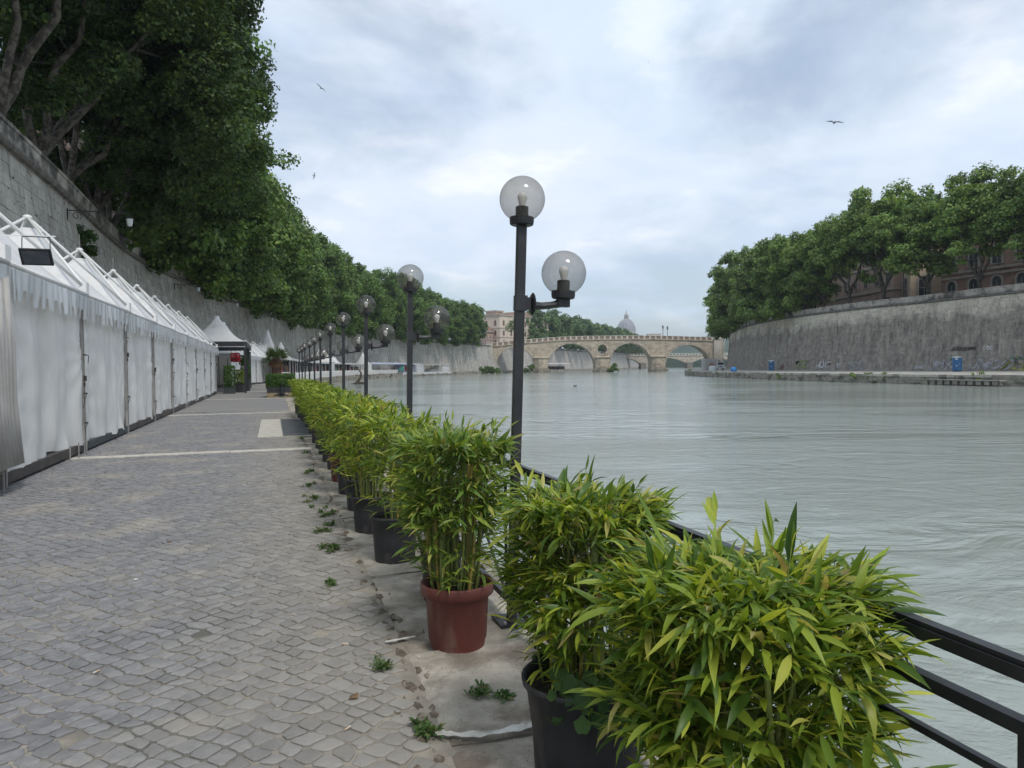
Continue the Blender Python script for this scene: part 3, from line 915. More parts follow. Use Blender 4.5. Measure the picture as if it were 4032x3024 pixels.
part('parapet_rail', cap, M['bpale'], bridge)['kind'] = 'stuff'
# piers with pointed cutwaters
for (x0, x1) in ((10.5, 17.1), (39.4, 46.4), (65.9, 72.5)):
    mb = MB(); c = (x0 + x1) / 2; h = (x1 - x0) / 2
    def nose(z0, z1, w, d, w1=None, d1=None):
        w1 = w1 or w; d1 = d1 or d
        lo_ = [(c - w, BY + .1, z0), (c - w, BY - d * .45, z0), (c - w * .35, BY - d, z0), (c + w * .35, BY - d, z0), (c + w, BY - d * .45, z0), (c + w, BY + .1, z0)]
        hi_ = [(c - w1, BY + .1, z1), (c - w1, BY - d1 * .45, z1), (c - w1 * .35, BY - d1, z1), (c + w1 * .35, BY - d1, z1), (c + w1, BY - d1 * .45, z1), (c + w1, BY + .1, z1)]
        n = len(mb.v); mb.v += lo_ + hi_
        for i in range(6): mb._f((n + i, n + (i + 1) % 6, n + 6 + (i + 1) % 6, n + 6 + i))
        mb._f(tuple(n + 6 + i for i in range(6)))
    nose(.9, 5.6, h * .96, 2.6); nose(5.6, 6.0, h * 1.1, 3.0); nose(6.0, 6.5, h * 1.0, 2.4, h * .9, .3)
    part('cutwater', mb, M['bstone'], bridge)
    mb = MB(); nose(-3, -.1, h * 1.42, 4.6, h * 1.34, 4.2); nose(-.1, .9, h * 1.22, 3.6, h * 1.1, 3.1)
    part('pier_foot', mb, M['bdark'], bridge)
# right end pilaster and deck
mb = MB(); mb.box((97.7, BY - .5, 5.5), (4.2, 1.0, 17.6)); mb.box((97.7, BY - .62, 13.9), (4.8, 1.3, .5)); part('end_pilaster', mb, M['bpale'], bridge)
mb = MB(); mb.box((99.5, BY - 1.15, 10.8), (.3, .25, 7.0)); mb.box((100.3, BY - 1.15, 10.8), (.3, .25, 7.0)); part('white_pipe', mb, M['bpale'], bridge)
# abutment on the left bank with its flight of stairs along the wall
ab = thing('bridge_abutment', 'pale stone abutment with a sloping stair ramp at the left end of the bridge', 'abutment')
mb = MB(); mb.hexa([(-20.5, BY - 11, -2), (-9.2, BY - 3.5, -2), (-9.2, BY + 12, -2), (-22, BY + 12, -2), (-20.5, BY - 10, 12.9), (-9.2, BY - 2.5, 12.9), (-9.2, BY + 12, 12.9), (-22, BY + 12, 12.9)])
part('abutment_block', mb, M['wall_l'], ab)
mb = MB(); mb.hexa([(-11.8, BY - 5.6, -2), (-9.0, BY - 3.7, -2), (-9.0, BY, -2), (-11.8, BY, -2), (-11.8, BY - 5.1, 13.1), (-9.0, BY - 3.2, 13.1), (-9.0, BY, 13.1), (-11.8, BY, 13.1)]); part('corner_pier', mb, M['bring'], ab)
mb = MB()
A = Vector((-30.5, BY - 19.5, .2)); B = Vector((-19.5, BY - 12.2, 12.3))
mb.hexa([A + Vector((.8, -1.2, -1.6)), B + Vector((.8, -1.2, -12.4)), B + Vector((-.6, 1.3, -12.4)), A + Vector((-.6, 1.3, -1.6)), A + Vector((.8, -1.2, 0)), B + Vector((.8, -1.2, 0)), B + Vector((-.6, 1.3, 0)), A + Vector((-.6, 1.3, 0))])
part('stair_ramp', mb, M['wall_l'], ab)
mb = MB(); mb.bar(A + Vector((.7, -1.2, .25)), B + Vector((.7, -1.2, .25)), .75, .5); part('ramp_coping', mb, M['bpale'], ab)
# ---- the lower iron and stone bridge further up river
b2 = thing('far_bridge', 'low pale bridge with flat arches seen through the right arch of the nearer bridge', 'bridge')
BY2 = 690.0
mb = MB(); A2 = [(94, 120), (124, 163), (167, 208), (212, 250)]
pts = sorted(set([92.0, 262.0] + [round(x0 + (x1 - x0) * k / 16, 3) for x0, x1 in A2 for k in range(17)]))
for a, b in zip(pts[:-1], pts[1:]):
    def lz(x, e):
        for x0, x1 in A2:
            if x0 < x + e < x1:
                f = (x - (x0 + x1) / 2) / ((x1 - x0) / 2); return 3.2 + 5.6 * (1 - f * f)
        return -2
    za, zb = lz(a, 1e-4), lz(b, -1e-4)
    mb.hexa([(a, BY2, za), (b, BY2, zb), (b, BY2 + 10, zb), (a, BY2 + 10, za), (a, BY2, 10.6), (b, BY2, 10.6), (b, BY2 + 10, 10.6), (a, BY2 + 10, 10.6)])
part('arches', mb, M['bring'], b2)
mb = MB(); mb.box((177, BY2 - .4, 10.9), (170, .6, .5)); mb.box((177, BY2 - .2, 12.6), (170, .5, .35))
for k in range(57): mb.box((93 + k * 3, BY2 - .2, 11.8), (1.0, .5, 1.4))
part('balustrade', mb, M['bpale'], b2)
for x in (122, 165, 210):
    mb = MB(); mb.box((x, BY2 - 2, 1.0), (5.2, 6, 6.5)); part('pier', mb, M['bdark'], b2)
# ================================================================== buildings
M['win'] = mat('window_glass', (.055, .065, .075), (.03, .035, .04), 2, .12, spec=.7, coord='World')
M['shut'] = mat('brown_shutter', (.16, .085, .06), (.11, .06, .045), 3, .7, coord='World')
M['ochre'] = mat('cream_plaster', (.60, .49, .36), (.50, .41, .30), .35, .9, coord='World', c3=(.38, .31, .24), s3=.2, l3=.56, h3=.75)
M['redb'] = mat('red_brick_plaster', (.40, .26, .20), (.31, .20, .155), .5, .9, bump=.2, bscale=5, coord='World', c3=(.17, .10, .085), s3=.3)
M['beige'] = mat('pale_palazzo_plaster', (.62, .53, .43), (.53, .45, .36), .3, .9, coord='World')
M['greyb'] = mat('grey_brown_plaster', (.27, .22, .185), (.19, .155, .13), .35, .9, coord='World')
M['pinkb'] = mat('pink_plaster', (.48, .35, .28), (.38, .28, .23), .35, .9, coord='World')
M['trim'] = mat('stone_trim', (.48, .43, .37), (.36, .32, .28), 1, .85, coord='World')
M['rtile'] = mat('roof_tile', (.26, .16, .11), (.17, .11, .085), 1.3, .9, coord='World')
def building(name, label, p0, p1, depth, z0, z1, mw, floors, cols, ww=1.1, wh=2.0, arch=False, shutter=False, roof=True, sides=True, cornices=(), cat='building'):
    """front face from p0 to p1 (seen left to right from outside); body extends behind it"""
    p0 = Vector((*p0, 0)); p1 = Vector((*p1, 0)); L = (p1 - p0).length; X = (p1 - p0).normalized(); Y = Vector((-X.y, X.x, 0))
    root = thing(name, label, cat, (p0.x, p0.y, z0), math.atan2(X.y, X.x))
    H = z1 - z0
    b = MB(); b.box((L / 2, depth / 2, H / 2 - .5), (L, depth, H + 1)); part('wall', b, mw, root)
    if roof:
        b = MB(); b.hexa([(-.6, -.6, H), (L + .6, -.6, H), (L + .6, depth + .6, H), (-.6, depth + .6, H), (L * .08 + 1, depth * .4, H + 2.2), (L * .92 - 1, depth * .4, H + 2.2), (L * .92 - 1, depth * .6, H + 2.2), (L * .08 + 1, depth * .6, H + 2.2)])
        part('roof', b, M['rtile'], root)
    b = MB(); b.box((L / 2, depth / 2, H - .35), (L + 1.0, depth + 1.0, .7)); part('cornice', b, M['trim'], root)
    for c in cornices:
        b = MB(); b.box((L / 2, depth / 2, c), (L + .4, depth + .4, .4)); part('string_course', b, M['trim'], root)
    def window(x, z, side):
        f = MB(); pn = MB()
        def P(u, d, h): return (u, d, h) if side == 0 else ((-d, u, h) if side == 1 else (L + d * -1, u, h))
        n = 6 if arch else 1
        out = [(-ww / 2, 0), (ww / 2, 0), (ww / 2, wh)]
        if arch: out += [(ww / 2 * math.cos(math.pi * k / n), wh + ww / 2 * math.sin(math.pi * k / n)) for k in range(1, n)]
        out += [(-ww / 2, wh)]
        big = [(u * 1.38, z_ * 1.08 - (.12 if z_ == 0 else 0)) for u, z_ in out]
        sgn = 1 if side != 2 else -1
        def Q(u, h, d):
            if side == 0: return (x + u, -d, z + h)
            if side == 1: return (-d, x - u, z + h)
            return (L + d, x + u, z + h)
        k = len(out)
        for i in range(k):
            j = (i + 1) % k
            f.quad(Q(*big[i], .0), Q(*big[j], .0), Q(*big[j], .14), Q(*big[i], .14))
            f.quad(Q(*big[i], .14), Q(*big[j], .14), Q(*out[j], .14), Q(*out[i], .14))
            f.quad(Q(*out[i], .14), Q(*out[j], .14), Q(*out[j], .02), Q(*out[i], .02))
        pn.ngon([Q(u, h, .022) for u, h in out])
        w = part('window', f, M['trim'], root)
        part('pane', pn, M['shut'] if shutter else M['win'], w)
        if not shutter:
            bb = MB(); bb.box(Q(0, wh / 2, .05), (.07, .05, wh) if side == 0 else (.05, .07, wh)); bb.box(Q(0, wh * .6, .05), (ww, .05, .07) if side == 0 else (.05, ww, .07)); part('glazing_bar', bb, M['trim'], w)
    for z in floors:
        for k in range(cols): window(L * (k + .5) / cols, z, 0)
        if sides:
            nc = max(1, int(depth / (L / cols)))
            for k in range(nc):
                window(depth * (k + .5) / nc, z, 1); window(depth * (k + .5) / nc, z, 2)
    return root
# ================================================================== market tents
M['pvc'] = mat('white_pvc', (.88, .87, .84), (.82, .81, .78), 1.2, .42, spec=.4, trans=.18, bump=.25, bscale=2.2, dist=.03, stretch=(1, 1, .45), c3=(.68, .675, .65), s3=.9, l3=.55, h3=.75)
M['roofpvc'] = mat('white_roof_membrane', (.87, .87, .86), (.82, .82, .81), 1.4, .45, trans=.22, c3=(.62, .61, .58), s3=1.3, l3=.55, h3=.75)
M['valance'] = mat('clear_valance', (.76, .78, .80), (.62, .65, .68), 2.4, .25, spec=.6, trans=.3, stretch=(1, 1, .5))
M['alu'] = mat('white_tube', (.80, .80, .79), (.72, .72, .70), 3, .38, spec=.5)
M['greypost'] = mat('grey_post', (.33, .32, .30), (.23, .22, .21), 4, .5)
M['drape'] = mat('beige_drape', (.50, .485, .46), (.40, .385, .36), 1.5, .6, trans=.1)
M['beam'] = mat('brown_base_beam', (.085, .070, .060), (.050, .045, .042), 5, .7, bump=.3)
M['greensheet'] = mat('dark_green_sheet', (.055, .070, .068), (.035, .045, .046), 2, .6)
M['strap'] = mat('dark_strap', (.075, .062, .052), (.05, .045, .04), 5, .7)
M['black'] = mat('black_paint', (.018, .019, .022), (.030, .031, .034), 6, .45, bump=.3, bscale=40, dist=.003, spec=.4, c3=(.075, .062, .052), s3=7, l3=.62, h3=.72)
TL, TD, EZ, PZ = 4.65, 3.2, 3.12, 5.08

def curtain(mb, x0, x1, y, z0, z1, seed, nx=56, nz=26, amp=1.0, gather=0.0):
    rs = random.Random(seed); ph = [rs.uniform(0, 6.28) for _ in range(8)]
    hem = rs.uniform(.02, .10); ta = rs.uniform(-.05, .05)
    def fn(u, v):
        x = x0 + (x1 - x0) * u
        f = .6 + .4 * (1 - v)
        d = .022 * math.sin(u * 21 + ph[0] + 1.2 * math.sin(v * 3 + ph[1])) + .014 * math.sin(u * 43 + ph[2] + v * 2.0) + .030 * math.sin(u * 7 + ph[3] + v * 1.7)
        d += .045 * noise.noise(Vector((u * 6 + seed, v * .8, 1.3))) + .022 * noise.noise(Vector((u * 18 + seed + v * 2.5, v * 1.3, 4.1))) + .010 * abs(noise.noise(Vector((u * 22 - v * 5 + seed, v * 2 + u * 4, 9.1))))
        # diagonal pull creases from the tie points
        for (tx, tz) in ((0.0, .30), (1.0, .66), (0.0, .8)):
            dx, dz = (u - tx) * (x1 - x0), (v - tz) * 3
            r = math.hypot(dx, dz); a = math.atan2(dz, abs(dx) + .01)
            d += .024 * math.exp(-r * 1.2) * math.sin(a * 15 + ph[4])
        d += gather * .05 * math.sin(u * 30 + ph[6])
        e = min(u, 1 - u); d *= min(1, e * 14 + .25)
        z = z0 + (z1 - z0) * v
        if v < .12: z += (1 - v / .12) * (hem * math.sin(u * 3.14) * 1.2 + .035 * math.sin(u * 17 + ph[5]) + ta * (u - .5)); d += (1 - v / .12) * .02 * math.sin(u * 25 + ph[7])
        x += .012 * noise.noise(Vector((u * 3, v * 6, seed))) if .02 < u < .98 else .02 * math.sin(v * 9 + seed) * (1 if u > .5 else -1)
        return (x, y - .03 - d * amp * 1.15, z)
    mb.grid(fn, nx, nz)

def make_tent(seed, label, side=False, detail=True):
    """local: x along the promenade 0..TL, y towards the wall 0..TD"""
    t = thing('market_tent', label, 'tent')
    g = random.Random(seed); cx_, cy_ = TL / 2, TD / 2
    # membrane: square at the eave closing to a small round peak
    mb = MB(); NR, NP = 14, 48
    base = 0
    for i in range(NR + 1):
        f = i / NR
        for k in range(NP):
            a = 2 * math.pi * (k + .5) / NP; ca, sa = math.cos(a), math.sin(a)
            m_ = max(abs(ca), abs(sa)); sx, sy = ca / m_ * (TL / 2 - .05), sa / m_ * (TD / 2 - .05)
            rx, ry = ca * .16, sa * .16
            w = f
            x = sx * (1 - w) + rx * w; y = sy * (1 - w) + ry * w
            corner = (abs(ca * sa) * 2) ** 3
            z = EZ + .03 + (PZ - .34 - EZ) * (f ** 1.38) + .10 * corner * math.sin(f * math.pi) * .6
            mb.v.append((cx_ + x, cy_ + y, z))
    for i in range(NR):
        for k in range(NP):
            q = i * NP + k; r = i * NP + (k + 1) % NP
            mb._f((q, r, r + NP, q + NP))
    mb._f(tuple(NR * NP + k for k in range(NP)))
    part('roof_membrane', mb, M['roofpvc'], t, True)
    apex = Vector((cx_, cy_, PZ - .05))
    for x, y in ((.06, .03), (TL - .06, .03), (TL - .06, TD - .06), (.06, TD - .06)):
        b = MB(); b.tube([(x, y, EZ + .16), apex], .033, 8); part('ridge_pole', b, M['alu'], t, True)
        b = MB(); b.box((x, y, EZ + .12), (.12, .12, .24)); part('corner_bracket', b, M['alu'], t)
        b = MB(); b.box((x, y + (.07 if y < 1 else 0), EZ / 2), (.055, .055, EZ)); part('post', b, M['greypost'], t)
    b = MB(); b.lathe([(0, .05), (.05, .04), (.09, .015), (.095, -.025), (.07, -.045), (0, -.045)], 14, tuple(apex)); part('apex_cap', b, M['alu'], t, True)
    b = MB(); b.tube([apex, apex + Vector((0, 0, .42))], .011, 6); part('finial_rod', b, M['greypost'], t)
    # gutters
    for (x0, y0, x1, y1) in ((.0, -.02, TL, -.02), (TL, TD, 0, TD)):
        b = MB(); b.tube([(x0, y0, EZ), (x1, y1, EZ)], .038, 8); b.tube([(x0, y0 - .012, EZ - .075), (x1, y1 - .012, EZ - .075)], .022, 6); part('eave_rail', b, M['alu'], t, True)
    for x in (.02, TL - .02):
        b = MB(); b.bar((x, 0, EZ), (x, TD, EZ), .05); part('eave_rail', b, M['alu'], t)
    # valance with rounded tabs
    b = MB(); nt = 12; zt = EZ - .06; zb = EZ - .38; drop = .14; cols = nt * 16
    for i in range(cols):
        def zlow(u):
            w = (u * nt) % 1.0; k = int(u * nt)
            e = (w - .5) / .5
            gap = .44 + .05 * math.sin(k * 2.7 + seed)
            if abs(e) < gap: return zb + .05 * (1 - (abs(e) / gap) ** 4)      # notch, arched
            f = (abs(e) - gap) / (1 - gap)
            return zb - drop * min(1, (f * 8)) ** .45 + .015 * math.sin(k * 1.9)
        def yy(u, z): return -.065 - .010 * math.sin(u * 40 + seed) - .06 * (zt - z) * math.sin(u * 9 + seed * 1.3) - .006 * math.sin(u * 95)
        u0, u1 = i / cols, (i + 1) / cols
        zs0, zs1 = zlow(min(u0 + 1e-5, .99999)), zlow(u1 - 1e-5)
        zm = zb + .06
        b.quad((u0 * TL, yy(u0, zm), zm), (u1 * TL, yy(u1, zm), zm), (u1 * TL, yy(u1, zt), zt), (u0 * TL, yy(u0, zt), zt))
        if min(zs0, zs1) < zm - .001: b.quad((u0 * TL, yy(u0, zs0), zs0), (u1 * TL, yy(u1, zs1), zs1), (u1 * TL, yy(u1, zm), zm), (u0 * TL, yy(u0, zm), zm))
    part('scalloped_valance', b, M['valance'], t)
    b = MB(); curtain(b, .05, TL - .05, .17, .12, EZ - .09, seed, amp=1.3); part('front_curtain', b, M['pvc'], t, True)
    b = MB(); b.quad((.05, TD - .03, .1), (TL - .05, TD - .03, .1), (TL - .05, TD - .03, EZ), (.05, TD - .03, EZ)); part('back_wall', b, M['pvc'], t)
    if side:
        for x in (.0, TL):
            b = MB()
            def fs(u, v, x=x): return (x, .05 + u * (TD - .1), .15 + v * (EZ - .15) + 0 * u)
            b.grid(lambda u, v: (x + .02 * math.sin(u * 30), .05 + u * (TD - .1), .15 + v * (EZ - .2)), 24, 4); part('side_curtain', b, M['pvc'], t, True)
    b = MB(); b.box((TL / 2, .14, .12), (TL, .12, .15)); b.box((TL / 2, .45, .02), (TL, .5, .06)); part('base_beam', b, M['beam'] if seed % 3 else M['greensheet'], t)
    # ties and buckles at the right hand post
    for z in ((.62, 1.45, 2.35), (.8, 2.2), (.5, 1.2, 1.9), (1.0, 2.45), (.7, 1.7))[seed % 5]:
        b = MB(); z += g.uniform(-.1, .1); x = TL - .04; sg_ = g.choice((-1, 1)); q = g.uniform(.1, .35)
        b.box((x, .04, z), (.12, .04, .03)); b.tube([(x + .02 * sg_, .03, z), (x + .10 * sg_, .0, z - .01), (x + (.1 + q * .4) * sg_, .01, z - q * .4), (x + (.12 + q * .5) * sg_, .03, z - q)], .007, 4)
        part('tie_strap', b, M['strap'] if z < 2 else M['greypost'], t)
    b = MB(); zr = g.uniform(1.3, 2.1); b.box((TL - .02, .05, zr), (.055, .05, .11)); b.box((TL - .02, .06, zr - .12), (.035, .03, .09)); part('ratchet_buckle', b, M['strap'], t)
    b = MB()
    for k in range(3): b.tube([(TL - .5 - k * .62, -.05, -.02), (TL - .5 - k * .62, -.055, .30)], .012, 5)
    if seed in (1, 2): part('anchor_peg', b, M['greypost'], t)
    return t
T0 = 7.25
tents = [make_tent(sd, '') for sd in (1, 2, 3, 4, 5)]
ordT = ['nearest', 'second', 'third', 'fourth', 'fifth', 'sixth', 'seventh', 'eighth', 'ninth', 'tenth']
gt = 'white market tents with outside roof poles'
SX = -3.46
for k in range(10):
    lab = ('nearest white market tent, cut off by the left edge, with drawn beige drapes' if k == 0 else
           '%s white peaked market tent from the left edge, closed with white curtains' % ordT[k])
    loc = W(SX, T0 + k * TL); g_ = random.Random(k)
    if k < 5:
        o = tents[k]; o.location = loc; o.rotation_euler = (0, 0, RZ); o['label'] = lab; o['group'] = gt
    else:
        o = dup(tents[(k * 2 + 1) % 5], lab, loc, RZ, gt)
# drapes of the nearest tent
b = MB(); 
for k in range(7):
    x = TL - 1.1 + k * .15; zt_ = EZ - .5 + .05 * k
    b.tube([(x, -.04 - .05 * (k % 2), zt_), (x + .03, -.08, 2.0), (x + .05 * math.sin(k), -.10, 1.2), (x + .1, -.12, .35)], [.045, .06, .055, .07], 9)
part('tied_drape', b, M['drape'], tents[0], True)
# flood lamp hung from a bracket at the second tent
fl = thing('flood_lamp', 'black flat flood lamp on a bracket above the eave of the second tent', 'flood lamp', W(SX + .02, T0 + TL + .05, 3.25), RZ - math.pi / 2)
b = MB(); b.bar((-.1, .05, .18), (.74, -.02, .18), .022); b.tube([(.22, 0, .18), (.22, 0, .38)], .006, 5); b.tube([(.52, 0, .18), (.52, 0, .36)], .006, 5); part('bracket', b, M['alu'], fl)
b = MB(); b.bar((.22, -.03, .15), (.22, -.06, -.18), .018, .012); b.bar((.66, -.03, .15), (.66, -.06, -.18), .018, .012); b.bar((.22, -.03, .16), (.66, -.03, .16), .016, .016); part('yoke', b, M['black'], fl)
b = MB(); a = math.radians(52)
def LP(u, v, w): return (.44 + u, -.06 + v * math.cos(a) - w * math.sin(a), -.14 - v * math.sin(a) - w * math.cos(a))
b.hexa([LP(-.25, .22, 0), LP(.25, .22, 0), LP(.25, -.10, 0), LP(-.25, -.10, 0), LP(-.25, .22, .045), LP(.25, .22, .045), LP(.25, -.10, .045), LP(-.25, -.10, .045)]); part('housing', b, M['black'], fl)
b = MB(); b.quad(LP(-.21, .19, .048), LP(.21, .19, .048), LP(.21, -.07, .048), LP(-.21, -.07, .048)); b.quad(LP(-.21, .19, -.003), LP(-.21, -.07, -.003), LP(.21, -.07, -.003), LP(.21, .19, -.003)); part('lens', b, mat('lamp_lens', (.10, .11, .13), (.07, .08, .095), 6, .15, spec=.6), fl)
fl.scale = (.78, .78, .78); fl.location.z += .12
# black framed flower kiosk after the first row
kT = 55.0; KS = -1.75; KL = 13.2; KD = 4.4
ks = thing('kiosk', 'black framed open flower kiosk with two white peaked roofs beyond the first tents', 'kiosk', W(KS, kT), RZ)
for x in (.08, 4.4, 8.8, KL - .08):
    for y in (.0, KD):
        b = MB(); b.box((x, y, 1.6), (.14, .14, 3.2)); part('post', b, M['black'], ks)
for (c, d) in (((KL / 2, -.06, 3.44), (KL + .1, .10, .32)), ((-.02, KD / 2, 3.44), (.10, KD, .32)), ((KL + .02, KD / 2, 3.44), (.10, KD, .32))):
    b = MB(); b.box(c, d); part('fascia', b, M['black'], ks)
b = MB(); b.box((KL - 1.2, .02, 1.5), (2.2, .06, 3.0)); part('end_panel', b, M['black'], ks)
b = MB(); b.box((KL / 2, KD - .1, 1.5), (KL, .05, 3.0)); part('back_panel', b, M['black'], ks)
for k in range(2):
    b = MB(); c0 = (2.5 + 7.2 * k, 1.95)
    def fn(u, v, c0=c0):
        a = 2 * math.pi * u; ca, sa = math.cos(a), math.sin(a); m_ = max(abs(ca), abs(sa)); w = v
        return (c0[0] + (ca / m_ * 2.5) * (1 - w) + ca * .18 * w, c0[1] + (sa / m_ * 2.2) * (1 - w) + sa * .18 * w, 3.6 + 1.75 * v ** 1.75)
    b.grid(fn, 40, 12); b.lathe([(.19, 5.34), (.19, 5.5), (0, 5.56)], 14, (c0[0], c0[1], 0)); part('peaked_roof', b, M['roofpvc'], ks, True)
# second row of tents
for k in range(8):
    u = 14 + 70.5 + k * TL
    dup(tents[(k * 3) % 5], '%s white closed market tent beyond the black framed kiosk' % ['first', 'second', 'third', 'fourth', 'fifth', 'sixth', 'seventh', 'eighth'][k], wallL.at(u, 8.1), wallL.ang(u + 2), 'white market tents beyond the kiosk')
# ================================================================== railing and globe lamps
M['bulb'] = mat('white_bulb', (.80, .80, .78), (.74, .74, .72), 2, .35, spec=.5)
def globe_mat():
    m = bpy.data.materials.new('smoky_globe'); m.use_nodes = True; t = m.node_tree; N = t.nodes; L = t.links
    N.remove(N['Principled BSDF'])
    tr = N.new('ShaderNodeBsdfTransparent'); gl = N.new('ShaderNodeBsdfGlossy'); gl.inputs['Roughness'].default_value = .02
    lw = N.new('ShaderNodeLayerWeight'); lw.inputs['Blend'].default_value = .35
    r = N.new('ShaderNodeValToRGB'); e = r.color_ramp.elements
    e[0].position = 0.0; e[0].color = (.74, .725, .70, 1); e[1].position = .95; e[1].color = (.58, .57, .56, 1)
    L.new(lw.outputs['Facing'], r.inputs[0]); L.new(r.outputs[0], tr.inputs[0])
    fr = N.new('ShaderNodeMath'); fr.operation = 'POWER'; fr.inputs[1].default_value = 4.0; L.new(lw.outputs['Facing'], fr.inputs[0])
    mr = N.new('ShaderNodeMath'); mr.operation = 'MULTIPLY_ADD'; mr.inputs[1].default_value = .55; mr.inputs[2].default_value = .045; L.new(fr.outputs[0], mr.inputs[0])
    df = N.new('ShaderNodeBsdfDiffuse'); df.inputs[0].default_value = (.55, .53, .49, 1)
    nz = N.new('ShaderNodeTexNoise'); nz.inputs['Scale'].default_value = 9; nz.inputs['Detail'].default_value = 5
    nm = N.new('ShaderNodeMapRange'); nm.inputs[1].default_value = .4; nm.inputs[2].default_value = .75; nm.inputs[3].default_value = .03; nm.inputs[4].default_value = .16
    tc = N.new('ShaderNodeTexCoord'); L.new(tc.outputs['Object'], nz.inputs['Vector']); L.new(nz.outputs['Fac'], nm.inputs[0])
    m1 = N.new('ShaderNodeMixShader'); L.new(nm.outputs[0], m1.inputs[0]); L.new(tr.outputs[0], m1.inputs[1]); L.new(df.outputs[0], m1.inputs[2])
    m2 = N.new('ShaderNodeMixShader'); L.new(mr.outputs[0], m2.inputs[0]); L.new(m1.outputs[0], m2.inputs[1]); L.new(gl.outputs[0], m2.inputs[2])
    L.new(m2.outputs[0], N['Material Output'].inputs[0])
    return m
M['globe'] = globe_mat()
SR = 1.41; LS = 3.43; LT0 = 4.40
def make_lamp():
    """local +X is along the promenade, -Y towards the river"""
    r = thing('lamp_post', '', 'lamp post')
    b = MB(); b.bar((0, 0, 0), (0, 0, 2.48), .053, .053); part('pole', b, M['black'], r)
    b = MB(); b.box((0, 0, .008), (.22, .20, .016)); part('base_plate', b, M['black'], r)
    for i in range(4):
        b = MB(); b.lathe([(.011, .016), (.011, .03), (0, .034)], 6, (.08 * (1 if i % 2 else -1), .07 * (1 if i > 1 else -1), 0)); part('bolt', b, M['greypost'], r)
    def head(x, y, z, nm):
        h = MB(); h.lathe([(.0, -.038), (.064, -.038), (.073, -.032), (.076, -.01), (.075, .012), (.04, .016), (.040, .075), (.036, .08), (0, .08)], 20, (x, y, z)); c = part('lamp_collar', h, M['black'], r, False)
        gl = MB(); prof = [(.142 * math.sin(a), .125 - .142 * math.cos(a)) for a in np.linspace(.50, math.pi, 24)]
        gl.lathe(prof, 36, (x, y, z)); q = part('glass_globe', gl, M['globe'], r, True)
        bl = MB(); prof = [(.018, .078), (.020, .10), (.031, .135)] + [(.0315 * math.cos(a), .140 + .0315 * math.sin(a)) for a in np.linspace(.1, math.pi / 2, 8)]
        bl.lathe(prof, 16, (x, y, z)); part('bulb', bl, M['bulb'], q, True)
    head(0, 0, 2.52, 'top')
    # side arm towards the river
    b = MB(); b.box((0, -.005, 2.0), (.070, .070, .095)); b.box((0, -.05, 2.0), (.055, .03, .075)); part('arm_clamp', b, M['black'], r)
    b = MB(); b.lathe([(0, -.012), (.05, -.008), (.062, .0), (.05, .010), (0, .012)], 16)
    b.v = [(x, -.085 + z * .9, 2.0 + y * 1.15) for x, y, z in b.v]; part('rosette', b, M['black'], r)
    b = MB(); b.tube([(0, -.08, 1.99), (0, -.15, 1.99), (0, -.22, 2.0), (0, -.295, 2.02)], [.028, .023, .022, .030], 8); b.box((0, -.29, 2.015), (.055, .075, .05)); part('side_arm', b, M['black'], r)
    head(0, -.29, 2.08, 'side')
    return r
lampo = make_lamp()
lt = []
for k in range(11):
    lab = 'black twin globe lamp post, %s' % (['nearest to the camera, standing tall against the sky', 'second from the camera, behind the bamboo row'] + ['%s from the camera along the quay railing' % ordinal(j) for j in range(3, 12)])[k]
    t_ = LT0 + LS * k; lt.append(t_)
    o = lampo if k == 0 else dup(lampo, lab, (0, 0, 0))
    o['label'] = lab; o['group'] = 'black twin globe lamp posts along the railing'
    lean = [.036, .020, .016, .008, .012, .0, .012, .015, .004, .012, .01][k]
    o.matrix_world = Matrix.Translation(Vector(W(SR - min(.09, .012 * (t_ - LT0)), t_, -.001))) @ Matrix.Rotation(lean, 4, 'Y') @ Matrix.Rotation(RZ, 4, 'Z') @ Matrix.Diagonal((1, 1, 1 if k == 0 else .97, 1))
    if k == 0: index_kids(o)
# railing bays between the posts
def make_bay():
    r = thing('railing_panel', '', 'railing'); L_ = LS
    zb = .13
    for nm, z, w, h in (('top_rail', .985, .044, .028), ('middle_rail', .875, .030, .030), ('inner_rail', .76, .018, .018), ('bottom_rail', zb, .036, .040)):
        b = MB(); b.bar((0.035, 0, z), (L_ - .035, 0, z), w, h)
        if nm == 'top_rail': b.bar((.035, 0, z + .021), (L_ - .035, 0, z + .021), .030, .010)
        part(nm, b, M['black'], r)
    n = 3; bw = L_ / n
    for k in range(n + 1):
        x = k * bw; 
        if 0 < k < n:
            b = MB(); b.bar((x, 0, 0), (x, 0, .87), .034); b.box((x, 0, .006), (.11, .11, .012)); part('upright', b, M['black'], r)
        for dx in (-.10, .10):
            if 0 < x + dx < L_:
                b = MB(); b.bar((x + dx, 0, zb), (x + dx, 0, .87), .016); part('bar', b, M['black'], r)
    for k in range(n):
        x0, x1 = k * bw + .10, (k + 1) * bw - .10; zm = .76
        b = MB(); b.bar((x0, 0, zb + .01), (x1, 0, zm - .01), .016, .016, up=(0, 1, 0)); part('diagonal', b, M['black'], r)
        b = MB(); b.bar((x0, .0175, zm - .01), (x1, .0175, zb + .01), .016, .016, up=(0, 1, 0)); part('diagonal', b, M['black'], r)
    return r
bay = make_bay()
names = ['beside the nearest bamboo, running out of the frame', 'after the nearest lamp post', 'after the second lamp post', 'after the third lamp post', 'after the fourth lamp post', 'after the fifth lamp post',
         'after the sixth lamp post', 'after the seventh lamp post', 'after the eighth lamp post', 'after the ninth lamp post', 'after the tenth lamp post']
